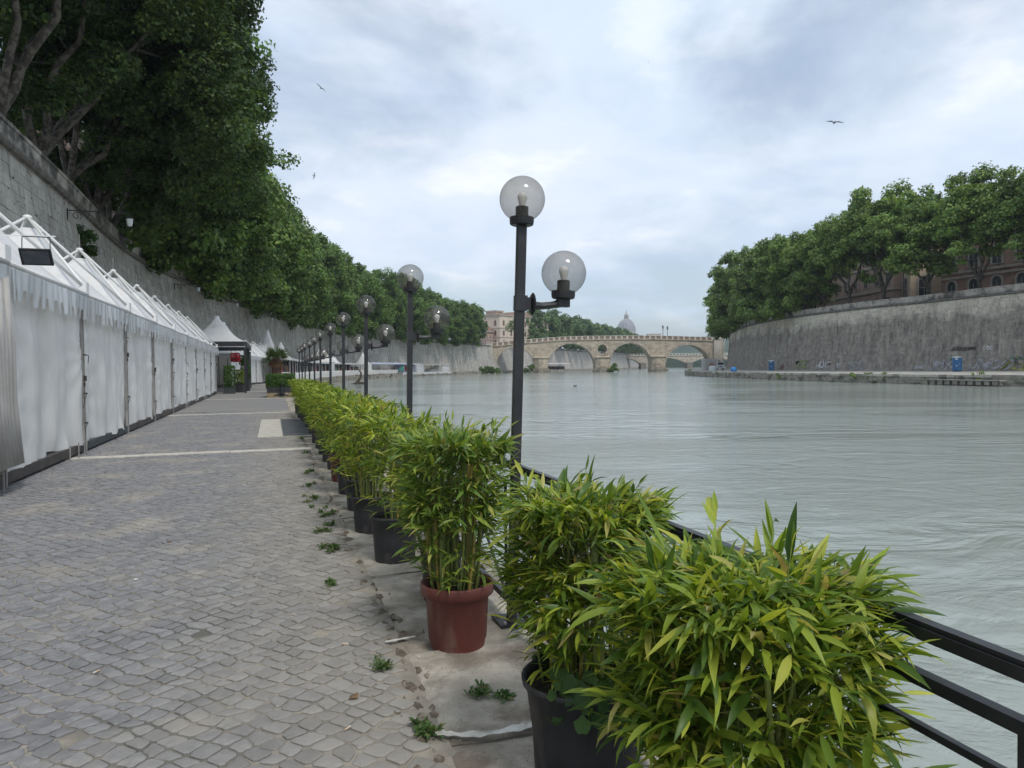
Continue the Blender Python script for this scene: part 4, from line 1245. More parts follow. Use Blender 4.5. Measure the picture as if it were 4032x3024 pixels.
for k in range(-2, 10):
    lab = 'black iron railing panel ' + (names[k + 1] if k >= -1 else 'below the lower right corner')
    loc = W(SR, LT0 + LS * k, 0)
    if k == -2: o = bay; o.location = loc; o.rotation_euler = (0, 0, RZ)
    else: o = dup(bay, lab, loc, RZ)
    o['label'] = lab; o['group'] = 'black iron railing panels along the quay'
# ================================================================== potted bamboo
M['bam'] = leafmat('bamboo_leaf', [(0, (.050, .110, .020)), (.22, (.110, .195, .028)), (.5, (.200, .300, .038)), (.78, (.36, .45, .055)), (.95, (.52, .54, .09)), (.985, (.46, .42, .15)), (1, (.36, .27, .13))], rough=.42, trans=.46, spec=.45, nscale=3.5, namp=.22)
M['bamg'] = leafmat('green_bamboo_leaf', [(0, (.085, .165, .036)), (.5, (.155, .255, .045)), (.85, (.30, .39, .06)), (.96, (.42, .42, .12)), (1, (.30, .28, .10))], rough=.42, trans=.38, spec=.45, nscale=4, namp=.25)
M['ivy'] = leafmat('ivy_leaf', [(0, (.030, .075, .018)), (1, (.070, .140, .030))], nscale=6, rough=.5)
M['cane'] = mat('bamboo_cane', (.21, .24, .06), (.13, .16, .045), 8, .5, island=.2)
M['caney'] = mat('yellow_cane', (.42, .30, .07), (.30, .24, .06), 6, .45)
M['potb'] = mat('black_plastic_pot', (.022, .023, .026), (.038, .038, .040), 5, .6, bump=.3, bscale=14, c3=(.10, .09, .08), s3=6, l3=.55, h3=.75, stretch=(1, 1, .4))
M['potr'] = mat('terracotta_plastic_pot', (.150, .040, .030), (.110, .032, .026), 3, .6, c3=(.20, .13, .105), s3=5, l3=.5, h3=.75, bump=.25, bscale=12, stretch=(1, 1, .35))
M['potg'] = mat('grey_green_pot', (.045, .055, .052), (.03, .036, .036), 4, .6)
M['soil'] = mat('potting_soil', (.060, .045, .032), (.03, .024, .018), 20, .95, bump=1.0, bscale=40, dist=.02)

def bleaf(var):
    """unit bamboo blade along +X, folded on the midrib and drooping"""
    dr = [.05, .22, .42, .75][var]; tw = [0, .35, -.4, .15][var]; n = 4; V = []
    wd = [0.02, .088, .088, .052, 0.0]
    a = .15; x = z = 0
    for i in range(n + 1):
        f = i / n
        w = wd[i]; th = tw * f
        V += [(x - .01, -w * math.cos(th), z + w * .35 - w * math.sin(th)), (x, 0, z), (x - .01, w * math.cos(th), z + w * .35 + w * math.sin(th))]
        x += math.cos(a) / n; z += math.sin(a) / n; a -= dr * 2.2 / n * (1 if i else .3)
    F = []
    for i in range(n):
        for j in range(2):
            q = i * 3 + j; F.append((q, q + 3, q + 4, q + 1))
    return np.array(V), np.array(F)
BL = [bleaf(v) for v in range(4)]
def blmeshes(m):
    r = []
    for v, f in BL: r.append(np_mesh('leaf', v, f, m, True))
    return r
BLM = {'bam': blmeshes(M['bam']), 'bamg': blmeshes(M['bamg'])}

def bamboo_data(seed, R, z0, z1, n_cane, n_twig, lf=(.09, .16), top=.45, flat=True, ecc=(1, 1), rim=.16, capf=.36):
    """canes: polylines; leaves: list of 4x4 matrices"""
    g = random.Random(seed); canes = []; leaves = []; twigs = []
    for i in range(n_cane):
        a = g.uniform(0, 6.28); r = math.sqrt(g.random())
        b0 = Vector((math.cos(a) * r * rim, math.sin(a) * r * rim, z0))
        e = Vector((math.cos(a) * r * R * .75 * ecc[0], math.sin(a) * r * R * .75 * ecc[1], z1 - g.uniform(.02, .30)))
        pts = []
        for k in range(6):
            f = k / 5; p = b0.lerp(e, f); p.x += .018 * math.sin(f * 5 + i); p.y += .018 * math.cos(f * 4 + i * 2)
            p.x = b0.x + (e.x - b0.x) * f ** 1.5 + .01 * math.sin(f * 7 + i); pts.append(p)
        canes.append((pts, g.uniform(.004, .0105)))
    def add_leaf(p, d, L, droop):
        d = d.normalized(); up = Vector((g.gauss(0, .35), g.gauss(0, .35), 1)); y = up.cross(d)
        if y.length < 1e-3: return
        y.normalize(); zax = d.cross(y)
        wf = L * g.uniform(.75, 1.15)
        m = Matrix(((d.x * L, y.x * wf, zax.x * L, p.x), (d.y * L, y.y * wf, zax.y * L, p.y), (d.z * L, y.z * wf, zax.z * L, p.z), (0, 0, 0, 1)))
        leaves.append((m, droop, L))
    for i in range(n_twig):
        pts, _ = canes[g.randrange(n_cane)]
        h = 1 - (g.random() ** (1.0 if g.random() < top else .5)) * (.50 if g.random() < .66 else .93)
        h = max(.06, h)
        f = h * 4.999; k = int(f); p = pts[k].lerp(pts[k + 1], f - k)
        a = math.atan2(p.y, p.x) + g.gauss(0, 1.1)
        rmax = R * (.70 + .42 * g.random()) * (1.0 if h > .35 else .75)
        tl = g.uniform(.06, .24)
        d = Vector((math.cos(a) * ecc[0], math.sin(a) * ecc[1], g.uniform(-.25, .75 if h < .9 else 1.4))).normalized()
        e = p + d * tl
        if g.random() < capf:      # clipped flat crown: fill the whole disc at the top
            ca_, cr = g.uniform(0, 6.28), R * math.sqrt(g.random()) * 1.02
            e = Vector((math.cos(ca_) * cr * ecc[0], math.sin(ca_) * cr * ecc[1], z1 - abs(g.gauss(0, .06)))); p = Vector((e.x * .7 + g.gauss(0, .03), e.y * .7 + g.gauss(0, .03), e.z - g.uniform(-.02, .13)))
        rr = math.hypot(e.x / ecc[0], e.y / ecc[1])
        if rr > rmax: e.x *= rmax / rr; e.y *= rmax / rr
        if flat and e.z > z1: e.z = z1 - g.random() * .06
        if g.random() < .03: e.z += g.uniform(.05, .12)
        twigs.append((p, e))
        nl = g.choice([3, 4, 5, 6])
        for j in range(nl):
            q = e + (p - e) * (j / nl) * .55
            ang = g.choice([-1, 1]) * g.uniform(.25, 1.0) if j else g.uniform(-.2, .2)
            dd = (e - p).normalized()
            dd = Matrix.Rotation(ang, 3, 'Z') @ dd; dd.z = dd.z * .5 + g.uniform(-.80, .42)
            dd.z = min(dd.z, .5)
            L = g.uniform(*lf) * (1 if h > .25 else .85)
            L *= 1.25 if g.random() < .12 else (.6 if g.random() < .2 else 1)
            add_leaf(q, dd, L, min(3, int(abs(g.gauss(0, 1.9)))))
    return canes, leaves, twigs

def pot_mesh(kind, R, H):
    b = MB()
    if kind == 'red':
        prof = [(R * .80, 0), (R * .82, .03), (R * .86, .045), (R * .93, H - .085), (R * .955, H - .08), (R * 1.0, H - .075), (R * 1.08, H - .065), (R * 1.09, H - .01), (R * 1.06, H), (R * .99, H - .004), (R * .95, H - .07), (R * .9, H - .09)]
    else:
        prof = [(R * .84, 0), (R * .86, .02), (R * .90, H * .5), (R * .97, H - .03), (R * 1.03, H - .025), (R * 1.04, H - .002), (R * 1.0, H), (R * .96, H - .03), (R * .93, H - .07)]
    b.lathe(prof, 30); 
    if kind != 'red':
        b.v = [(x * (1 + .02 * math.sin(3 * math.atan2(y, x) + z * 9)), y * (1 + .025 * math.cos(2 * math.atan2(y, x) + z * 7)), z) for x, y, z in b.v]
    return b
def join_leaves(lst):
    V = []; F = []; n = 0
    by = {0: [], 1: [], 2: [], 3: []}
    for m, v, L in lst: by[v].append(np.array(m))
    for v, ms in by.items():
        if not ms: continue
        ms = np.array(ms); P = BL[v][0]; Ph = np.c_[P, np.ones(len(P))]
        X = np.einsum('nij,kj->nki', ms, Ph)[:, :, :3].reshape(-1, 3)
        f = (np.arange(len(ms))[:, None, None] * len(P) + BL[v][1][None]).reshape(-1, 4) + n
        V.append(X); F.append(f); n += len(X)
    return np.vstack(V), np.vstack(F)
def potted_bamboo(seed, label, s, t, R=.36, ht=1.2, pot='black', potR=.20, potH=.36, n_cane=22, n_twig=330, nparts=0, lf=(.09, .15), kind='bam', ecc=(1, 1), group='potted bamboo along the quay railing', top=.45):
    root = thing('potted_bamboo', label, 'potted plant', W(s, t, .0), RZ, group)
    pm = {'black': 'potb', 'red': 'potr', 'green': 'potg'}[pot]
    part('pot', pot_mesh(pot, potR, potH), M[pm], root, True)
    b = MB(); b.lathe([(potR * .94, potH - .06), (potR * .5, potH - .045), (0, potH - .04)], 20); part('soil', b, M['soil'], root)
    canes, leaves, twigs = bamboo_data(seed, R, potH - .06, ht, n_cane, n_twig, lf, top, True, ecc, potR * .75)
    for i, (pts, r) in enumerate(canes):
        b = MB()
        # nodes: slight swelling
        pp = []; rr = []
        for k in range(len(pts) - 1):
            pp += [pts[k], pts[k].lerp(pts[k + 1], .04), pts[k].lerp(pts[k + 1], .9)]; rr += [r * 1.25, r, r * .97]
        pp.append(pts[-1]); rr.append(r * .5)
        b.tube(pp, rr, 6, cap=False)
        part('cane', b, M['caney'] if i % 7 == 3 else M['cane'], root, True)
    inv = Matrix.Translation(Vector(W(s, t, 0))) @ Matrix.Rotation(RZ, 4, 'Z')
    cz = Vector((0, 0, 1.6))
    leaves.sort(key=lambda l: (inv @ l[0].translation - cz).length / l[2])
    for m, v, L in leaves[:nparts]:
        o = bpy.data.objects.new('leaf', BLM[kind][v]); COL.objects.link(o); o.parent = root; o.matrix_local = m
    V, F = join_leaves(leaves[nparts:])
    o = ob('leaves', np_mesh('leaves', V, F, M[kind], True), root); o['kind'] = 'stuff'
    b = MB()
    for p, e in twigs: b.tube([p, e], [.0016, .0009], 3, cap=False)
    o = part('twigs', b, M['cane'], root); o['kind'] = 'stuff'
    return root
# (seed, s, t, ...) nearest first
pb = []
pb.append(potted_bamboo(11, 'nearest bright green potted bamboo, clipped flat, filling the lower right', 1.17, 1.64, R=.36, ht=1.06, potR=.22, potH=.34, n_cane=36, n_twig=1350, nparts=300, lf=(.05, .13), ecc=(1.0, 1.0), top=.5))
pb.append(potted_bamboo(12, 'yellow green potted bamboo in a tall black tub with ivy, second from the right', 1.13, 2.60, R=.305, ht=1.10, potR=.235, potH=.42, n_cane=28, n_twig=1100, nparts=300, lf=(.05, .115)))
pb.append(potted_bamboo(13, 'leafy bamboo with bare lower canes in the large terracotta red pot', 1.00, 4.15, R=.34, ht=1.19, pot='red', potR=.195, potH=.37, n_cane=34, n_twig=900, nparts=300, lf=(.055, .12), kind='bamg'))
pb.append(potted_bamboo(14, 'bamboo in a narrow black pot just behind the terracotta red pot', 1.10, 5.02, R=.32, ht=1.17, potR=.15, potH=.38, n_cane=20, n_twig=300, nparts=120, lf=(.07, .13)))
pb.append(potted_bamboo(15, 'bamboo in a dented black pot, fifth from the camera', .96, 6.18, R=.34, ht=1.18, potR=.20, potH=.38, n_cane=22, n_twig=320, nparts=120, lf=(.07, .13)))
pb.append(potted_bamboo(16, 'bamboo in a black pot with tall yellow canes, sixth from the camera', .92, 7.35, R=.37, ht=1.20, potR=.20, potH=.36, n_cane=24, n_twig=340, nparts=60, lf=(.07, .13)))
index_kids(pb[0])
lib = []
for j, (sd, k_) in enumerate(((31, 'bam'), (32, 'bam'), (33, 'bam'))):
    r = potted_bamboo(sd, '', .95, 8.5 + 1.15 * j, R=.40, ht=1.22, pot=['black', 'black', 'red'][j], potR=.19, potH=.36, n_cane=16, n_twig=330, lf=(.07, .13), kind=k_)
    r['label'] = ['bamboo in a black pot, seventh from the camera', 'bamboo in a black pot just in front of the second red pot', 'bamboo in the smaller red pot further along the quay'][j]
    lib.append(r)
index_kids(lib[0])
for k in range(15):
    t_ = 12.1 + k * 1.12
    s_ = .98 + (.05 if 17 < t_ < 24 else 0) + .05 * math.sin(k * 3.1)
    dup(lib[k % 2], 'dark potted bamboo in the hedge-like row, %s from the camera' % ordinal(10 + k), W(s_, t_), RZ + k * 1.7, 'potted bamboo along the quay railing', (1, 1, .97 + .05 * math.sin(k * 2.3)))
# ivy spilling over the tall black tub
rs = random.Random(4); b = MB()
for i in range(150):
    a = rs.uniform(2.2, 6.9); rr = rs.uniform(.19, .27); z = .45 - abs(rs.gauss(0, .12)) + .05
    z = max(z, .34)
    c = Vector((math.cos(a) * rr, math.sin(a) * rr, z)); s_ = rs.uniform(.018, .036)
    n_ = Vector((math.cos(a), math.sin(a), rs.uniform(0, .8))).normalized(); t1 = n_.cross(Vector((rs.gauss(0, 1), rs.gauss(0, 1), rs.gauss(0, 1)))).normalized(); t2 = n_.cross(t1)
    pts = []
    for q, (an, rd) in enumerate(((0, 1.25), (.6, .85), (1.15, 1.05), (1.9, .85), (2.6, .9), (3.14, .7), (-2.6, .9), (-1.9, .85), (-1.15, 1.05), (-.6, .85))):
        pts.append(c + (t1 * math.cos(an) + t2 * math.sin(an)) * s_ * rd)
    b.ngon(pts)
o = part('ivy_leaves', b, M['ivy'], pb[1]); o['kind'] = 'stuff'
# ================================================================== buildings in place
building('apartment_building', 'cream four storey palazzo with brown arched shutters at the left end of the bridge', (-15.5, 392), (-6.0, 385), 46, ZS, 29.3, M['beige'], [1.2, 6.4, 11.6], 2, ww=1.3, wh=2.0, arch=True, shutter=True, cornices=(5.4, 10.2))
building('tower_room', 'small rounded roof room on top of the cream palazzo', (-13.5, 396), (-8.0, 392), 6, 29.3, 31.8, M['ochre'], [], 1, roof=False)
building('apartment_building', 'low grey pink house beside the cream palazzo behind the stair ramp', (-24, 384), (-13.0, 379), 14, ZS, 20.5, M['pinkb'], [1.0, 4.6], 4, ww=1.0, wh=1.7, shutter=True, cornices=(4.0,))
building('apartment_building', 'red brick palazzo with arched windows above the right end of the dark wall', (79.8, 137.5), (95.5, 92), 18, ZS, 29.5, M['redb'], [1.4, 6.6, 12.0], 11, ww=1.7, wh=2.2, arch=True, cornices=(5.0, 5.9, 11.2))
building('apartment_building', 'cream plaster house with a tall twin arched window beside the red brick palazzo', (79.2, 147), (89, 145), 16, ZS, 29, M['ochre'], [2.6, 11.2], 2, ww=2.0, wh=3.2, arch=True, cornices=(2.2, 10.0))
building('arcade_building', 'low rounded building with a row of arched openings glimpsed under the right bank trees', (83, 232), (75.5, 189), 14, ZS, 19.6, M['greyb'], [1.2], 11, ww=1.9, wh=2.6, arch=True, cornices=(5.6,))
building('apartment_building', 'pink plaster palazzo half hidden behind the right bank trees', (76.5, 186), (78.5, 152), 20, ZS, 31, M['pinkb'], [1.2, 6.2, 11.2], 8, ww=1.3, wh=2.2, cornices=(5.0, 10.2))
def wl(u, off): p = wallL.at(u, off); return p[0], p[1]
building('apartment_building', 'brown grey palazzo hidden behind the tall trees above the first tents', wl(94, -15), wl(113, -15), 14, ZS, 31, M['redb'], [1.2, 6, 11, 16], 4, ww=1.2, wh=2.3, shutter=True, cornices=(5, 15))
building('apartment_building', 'grey stone palazzo behind the left bank trees near the globe lamps', wl(116, -15), wl(175, -15), 16, ZS, 32, M['greyb'], [1.2, 6, 11, 16], 11, ww=1.2, wh=2.3, cornices=(5, 15))
building('apartment_building', 'ochre palazzo behind the left bank trees further along', wl(182, -15), wl(240, -15), 16, ZS, 30, M['ochre'], [1.2, 6, 11, 15], 10, ww=1.2, wh=2.2, shutter=True, cornices=(5, 10))
# ---- great dome on the skyline
M['lead'] = mat('dome_lead', (.27, .28, .31), (.21, .22, .245), .05, .8, coord='World')
M['domestone'] = mat('dome_stone', (.46, .42, .37), (.36, .33, .29), .06, .9, coord='World')
dome = thing('basilica_dome', 'great ribbed church dome with a lantern on the skyline above the bridge', 'dome', (310.5, 2000, 0))
b = MB(); b.lathe([(26, 30), (26, 84), (27.5, 84), (27.5, 88), (25.2, 88), (25, 94)], 48); part('drum', b, M['domestone'], dome)
b = MB(); N_ = 18; prof = [(25.0 * math.cos(a) ** .86 if a < 1.5 else 4, 92 + 36 * math.sin(a)) for a in np.linspace(0, 1.40, 14)]
b.lathe(prof, 72); part('shell', b, M['lead'], dome, True)
for k in range(16):
    a0 = 2 * math.pi * k / 16; b = MB()
    b.tube([((r + .2) * math.cos(a0), (r + .2) * math.sin(a0), z) for r, z in prof], .85, 5); part('rib', b, M['domestone'], dome)
b = MB(); b.lathe([(6.5, 127), (6.5, 129.5), (4.4, 129.5), (4.2, 138), (5, 138.3), (4.9, 139.6), (3.2, 140), (2.6, 143), (.9, 148), (1.3, 149), (1.2, 150.3), (.3, 151), (.3, 154), (0, 154)], 24); part('lantern', b, M['domestone'], dome)
b = MB()
for k in range(12): b.box((5.6 * math.cos(k * .5236), 5.6 * math.sin(k * .5236), 133.6), (.9, .9, 8))
part('lantern_columns', b, M['domestone'], dome).__setitem__('kind', 'stuff')
b = MB(); b.box((0, 0, 153), (2.4, .5, .5)); b.box((0, 0, 153.4), (.5, .5, 4)); part('cross', b, M['lead'], dome)
# ---- hill with pines to its right and a fort like block
M['hill'] = mat('wooded_hill', (.050, .080, .045), (.030, .050, .030), .02, .95, coord='World')
b = MB()
def hf(u, v):
    x = 240 + u * 620; y = 1250 + v * 700
    e = math.sin(min(1, max(0, (u) / .16)) * math.pi / 2) * math.sin(min(1, max(0, (1 - u) / .3)) * math.pi / 2)
    return (x, y, 11.0 + e * (46 * math.sin(v * math.pi) + 4 * noise.noise(Vector((x * .01, y * .01, 1)))))
b.grid(hf, 60, 16); struct('hill', b.mesh('hill', M['hill'], True))
b = MB(); b.quad((-1500, 960, 11.5), (2600, 960, 11.5), (2600, 5200, 11.5), (-1500, 5200, 11.5)); b.quad((-1500, 960, -3), (2600, 960, -3), (2600, 960, 11.5), (-1500, 960, 11.5)); struct('city_ground', b.mesh('city_ground', M['hill']))
rs = np.random.RandomState(5); n = 9000
k = rs.randint(0, 42, n); cxp = 318 + np.sort(rs.uniform(0, 1, 42)) * 350; wv = rs.uniform(9, 16, 42); zt = 58 + 6 * np.sin(cxp * .03) + rs.uniform(-2.5, 2.5, 42)
d = rs.normal(size=(n, 3)); d /= np.linalg.norm(d, axis=1)[:, None]
pos = np.stack([cxp[k] + d[:, 0] * wv[k], 1560 + d[:, 1] * 12 + rs.uniform(-60, 60, 42)[k], zt[k] + d[:, 2] * 4.2], 1)
t_, b_ = rot_frames(d, rs); s_ = 2.4
V = np.stack([pos - t_ * s_, pos + b_ * s_, pos + t_ * s_, pos - b_ * s_], 1).reshape(-1, 3)
o = struct('umbrella_pines', np_mesh('umbrella_pines', V, np.arange(len(V)).reshape(-1, 4), M['leaf_far']), 'stuff'); o['label'] = 'low dark belt of umbrella pines on the far hill'; o['category'] = 'trees'
building('villa', 'small flat pale building among the pines on the far hill', (276, 1500), (303, 1500), 14, 40, 66, M['ochre'], [], 1, roof=False)

# ---- bridge lamps: two posts near its crown
def lantern_post(label, loc, h, group=None, s=1.0):
    r = thing('street_lamp', label, 'street lamp', loc, 0, group)
    b = MB(); b.tube([(0, 0, 0), (0, 0, h * .2), (0, 0, h)], [.14 * s, .08 * s, .05 * s], 8); part('pole', b, M['black'], r)
    b = MB(); b.lathe([(0, h), (.14 * s, h + .05), (.26 * s, h + .65 * s), (.30 * s, h + .7 * s), (.12 * s, h + .95 * s), (.04 * s, h + 1.15 * s), (0, h + 1.2 * s)], 8); part('lantern', b, M['globeglass'], r)
    b = MB(); b.bar((-.4 * s, 0, h * .9), (.4 * s, 0, h * .9), .05); part('ladder_rest', b, M['black'], r)
    return r
M['globeglass'] = mat('lantern_glass', (.16, .17, .17), (.10, .11, .11), 3, .25, spec=.6)
lantern_post('left of two black lamp posts on the bridge crown', (72.0, BY + 2, 14.0), 4.8, 'lamp posts on the bridge', 1.8)
lantern_post('right of two black lamp posts on the bridge crown', (75.0, BY + 6, 14.0), 4.6, 'lamp posts on the bridge', 1.8)
lantern_post('tall dark lamp post under the right bank trees, left of the forked trunk', (62.5, 180.0, ZS), 9.5, 'street lamps on the right bank', 1.3)
lantern_post('pale tall pole on the right bank in front of the cream house', (68.8, 130.0, ZS), 10.5, 'street lamps on the right bank', .9)
lantern_post('short lamp post behind the parapet at the left end of the bridge', (-13.0, 365.0, ZS), 5.5, None, 1.2)

# ================================================================== things on the left quay
M['wwood'] = mat('white_painted_wood', (.70, .70, .68), (.58, .58, .56), 2, .6)
M['canvas'] = mat('white_canvas', (.74, .74, .73), (.66, .66, .64), 1.5, .6, trans=.2)
M['bcanvas'] = mat('pale_blue_canvas', (.56, .62, .74), (.48, .55, .68), 1.5, .6, trans=.2)
M['lilac'] = mat('lilac_panel', (.40, .42, .58), (.34, .36, .52), 1, .6)
M['cont'] = mat('white_cabin_panel', (.72, .73, .74), (.64, .65, .66), 1.2, .45)
M['darkin'] = mat('dark_interior', (.045, .040, .038), (.025, .022, .02), 1, .8)
M['conc'] = mat('concrete_block', (.34, .32, .28), (.22, .21, .18), 1.2, .9, coord='World')
M['drift'] = mat('driftwood', (.105, .085, .065), (.06, .05, .04), 5, .9)
cloth_cols = [(.35, .05, .05), (.08, .10, .20), (.42, .33, .20), (.04, .04, .045), (.55, .55, .52), (.12, .20, .12), (.40, .20, .08), (.30, .28, .30)]
M_cl = [mat('garment_cloth', c, tuple(x * .7 for x in c), 6, .85) for c in cloth_cols]
def fence_panels(u0, u1, off, n):
    step = (u1 - u0) / n
    for k in range(n):
        a, e = u0 + k * step, u0 + (k + 1) * step - .05
        p = edgeL.at(a, off, 0); ang = edgeL.ang((a + e) / 2); L_ = e - a
        r = thing('picket_fence', '%s white picket fence section along the far left quay edge' % ordinal(k + 1), 'fence', p, ang, 'white picket fence sections')
        b = MB(); m_ = int(L_ / .34)
        for i in range(m_):
            x = .17 + i * .34; b.hexa([(x - .085, -.02, .05), (x + .085, -.02, .05), (x + .085, .02, .05), (x - .085, .02, .05), (x - .085, -.02, 1.05), (x + .085, -.02, 1.05), (x + .085, .02, 1.05), (x - .085, .02, 1.05)])
            b.hexa([(x - .085, -.02, 1.05), (x + .085, -.02, 1.05), (x + .085, .02, 1.05), (x - .085, .02, 1.05), (x - .01, -.02, 1.22), (x + .01, -.02, 1.22), (x + .01, .02, 1.22), (x - .01, .02, 1.22)])
        o = part('pickets', b, M['wwood'], r); o['kind'] = 'stuff'
        for z in (.3, .85):
            b = MB(); b.box((L_ / 2, .04, z), (L_, .04, .10)); part('fence_rail', b, M['wwood'], r)
        for x in (.05, L_ - .05):
            b = MB(); b.box((x, .05, .65), (.14, .14, 1.3)); part('fence_post', b, M['wwood'], r)
        b = MB(); b.box((L_ / 2, .06, .02), (L_, .3, .06)); part('base_board', b, M['conc'], r)
fence_panels(100, 253, -.35, 17)
# awning stalls with hanging clothes
sg = random.Random(8)
for k in range(8):
    u = 104 + k * 14.5
    L_ = 13.6; p = edgeL.at(u, -1.5, 0); ang = edgeL.ang(u + 7)
    if 216 < u + 5 < 228: continue
    r = thing('market_stall', '%s open clothes stall with a flat white awning behind the white picket fence' % ordinal(k + 1), 'stall', p, ang, 'open clothes stalls on the far left quay')
    b = MB(); b.hexa([(0, -.4, 2.7), (L_, -.4, 2.7), (L_, 3.4, 3.05), (0, 3.4, 3.05), (0, -.4, 2.95), (L_, -.4, 2.95), (L_, 3.4, 3.2), (0, 3.4, 3.2)]); part('awning', b, M['canvas'], r)
    for i in range(6):
        b = MB(); b.box((.2 + i * (L_ - .4) / 5, 0, 1.4), (.09, .09, 2.8)); part('post', b, M['wwood'] if i % 2 else M['black'], r)
    b = MB(); b.box((L_ / 2, 3.3, 1.5), (L_, .08, 3)); part('back_wall', b, M['darkin'], r)
    b = MB(); b.tube([(.2, .9, 2.15), (L_ - .2, .9, 2.15)], .03, 5); part('clothes_rail', b, M['black'], r)
    i = .5
    while i < L_ - .8:
        w = sg.uniform(.25, .6); h = sg.uniform(.8, 1.4)
        if sg.random() < .8:
            b = MB(); b.hexa([(i, .75, 2.15 - h), (i + w, .75, 2.15 - h), (i + w, 1.05, 2.15 - h), (i, 1.05, 2.15 - h), (i + w * .2, .8, 2.15), (i + w * .8, .8, 2.15), (i + w * .8, 1.0, 2.15), (i + w * .2, 1.0, 2.15)])
            part('garment', b, sg.choice(M_cl), r)
        i += w + sg.uniform(.02, .35)
def pagoda(label, loc, rz, S=4.6, ez=3.0, pz=6.2, walls=False, group='white pointed pagoda tents on the far left quay'):
    r = thing('pagoda_tent', label, 'tent', loc, rz, group)
    b = MB()
    def fn(u, v):
        a = 2 * math.pi * u; ca, sa = math.cos(a), math.sin(a); m_ = max(abs(ca), abs(sa)); h = S / 2
        return ((ca / m_ * h) * (1 - v) + ca * .16 * v, (sa / m_ * h) * (1 - v) + sa * .16 * v, ez + (pz - ez) * v ** 1.8)
    b.grid(fn, 36, 12); part('peaked_roof', b, M['roofpvc'], r, True)
    b = MB(); b.lathe([(.17, pz - .02), (.14, pz + .1), (0, pz + .14)], 10); part('roof_cap', b, M['roofpvc'], r)
    for x in (-1, 1):
        for y in (-1, 1):
            b = MB(); b.box((x * (S / 2 - .06), y * (S / 2 - .06), ez / 2), (.1, .1, ez)); part('post', b, M['alu'], r)
    if walls:
        for k in range(4):
            b = MB(); c = [(0, -S / 2), (S / 2, 0), (0, S / 2), (-S / 2, 0)][k]; b.box((c[0], c[1], ez / 2), ((S, .05, ez) if k % 2 == 0 else (.05, S, ez))); part('tent_wall', b, M['pvc'], r)
    else:
        b = MB(); b.box((0, -S / 2, ez - .15), (S, .06, .3)); part('fascia', b, M['black'], r)
    return r
for k, (u, lab) in enumerate(((188, 'leftmost of three white pointed pagoda tents above the clothes stalls'), (193.5, 'middle of three white pointed pagoda tents above the clothes stalls'), (199, 'right one of three white pointed pagoda tents above the clothes stalls'))):
    pagoda(lab, edgeL.at(u, -5.6 + k * .3, 0), edgeL.ang(u))
pagoda('white pagoda tent with closed white walls interrupting the picket fence', edgeL.at(223.5, -2.6, 0), edgeL.ang(223.5), 4.0, 3.0, 6.0, True)
dup(tents[0], 'lone white frame tent seen between the globe lamp posts', edgeL.at(180, -4.2, 0), edgeL.ang(180) + math.pi, 'white pointed pagoda tents on the far left quay')
pagoda('white pagoda tent peeking above the fan palm', wallL.at(128, 5.4), wallL.ang(128), 4.6, 3.0, 7.2)
pagoda('white pagoda tent behind the globe lamp cluster', edgeL.at(140, -5.5), edgeL.ang(140), 4.6, 3.0, 6.0)
# second row pagoda behind clothing
def parasol(label, loc, m, R=1.9, h=3.0, group='parasols'):
    r = thing('parasol', label, 'parasol', loc, 0, group)
    b = MB(); b.lathe([(R, h - .12), (R, h), (R * .5, h + .32), (.05, h + .55), (0, h + .6)], 8); part('canopy', b, m, r)
    b = MB(); b.tube([(0, 0, 0), (0, 0, h + .5)], .04, 6); part('pole', b, M['wwood'], r)
    return r
for k in range(6): parasol('%s pale blue parasol in the cafe row beside the white cabins' % ordinal(k + 1), edgeL.at(236 + k * 5.6, -2.8, 0), M['bcanvas'], 2.8, 3.0, 'pale blue parasols of the quay cafe')
def cabin(label, u, L_, H_, off, panel=None, name='white_cabin'):
    p = edgeL.at(u, off, 0); r = thing(name, label, 'cabin', p, edgeL.ang(u + L_ / 2))
    b = MB(); b.box((L_ / 2, 1.3, H_ / 2), (L_, 2.6, H_)); part('body', b, panel or M['cont'], r)
    b = MB(); b.box((L_ / 2, 1.25, H_ + .06), (L_ + .3, 2.9, .12)); part('roof', b, M['cont'], r)
    for i in range(3):
        x = L_ * (i + .5) / 3
        b = MB(); b.box((x, -.02, 1.15), (.95, .05, 2.1)); d = part('door', b, M['cont'], r)
        b = MB(); b.box((x + .35, -.06, 1.1), (.05, .06, .2)); part('handle', b, M['black'], d)
        b = MB(); b.box((x + .9, -.03, 2.2), (.3, .04, .55)); part('small_window', b, M['darkin'], r)
    return r
cabin('long white cabin with three doors at the end of the quay cafe', 281, 8.2, 3.2, -2.9)
cafe = cabin('lilac fronted cafe cabin with white awning left of the white cabin', 266, 13.5, 2.9, -3.0, M['lilac'], 'cafe_cabin')
b = MB(); b.hexa([(-4, -2.0, 2.9), (13.4, -2.0, 2.9), (13.4, 0, 3.1), (-4, 0, 3.1), (-4, -2.0, 3.05), (13.4, -2.0, 3.05), (13.4, 0, 3.25), (-4, 0, 3.25)]); part('awning', b, M['canvas'], cafe)
b = MB(); b.box((3.4, -.06, 1.5), (2.4, .1, 1.6)); part('red_poster', b, M_cl[0], cafe)
cabin('small white cabin with a barred window under the stair ramp', 313, 7.5, 2.7, -3.2)
r = thing('cafe_railing', 'thin white railing and table terrace between the two white cabins', 'railing', edgeL.at(291, -1.0, 0), edgeL.ang(297))
b = MB()
for z in (.5, 1.0): b.box((10, 0, z), (20, .04, .05))
for i in range(21): b.box((i, 0, .5), (.05, .05, 1.0))
part('rails', b, M['wwood'], r)
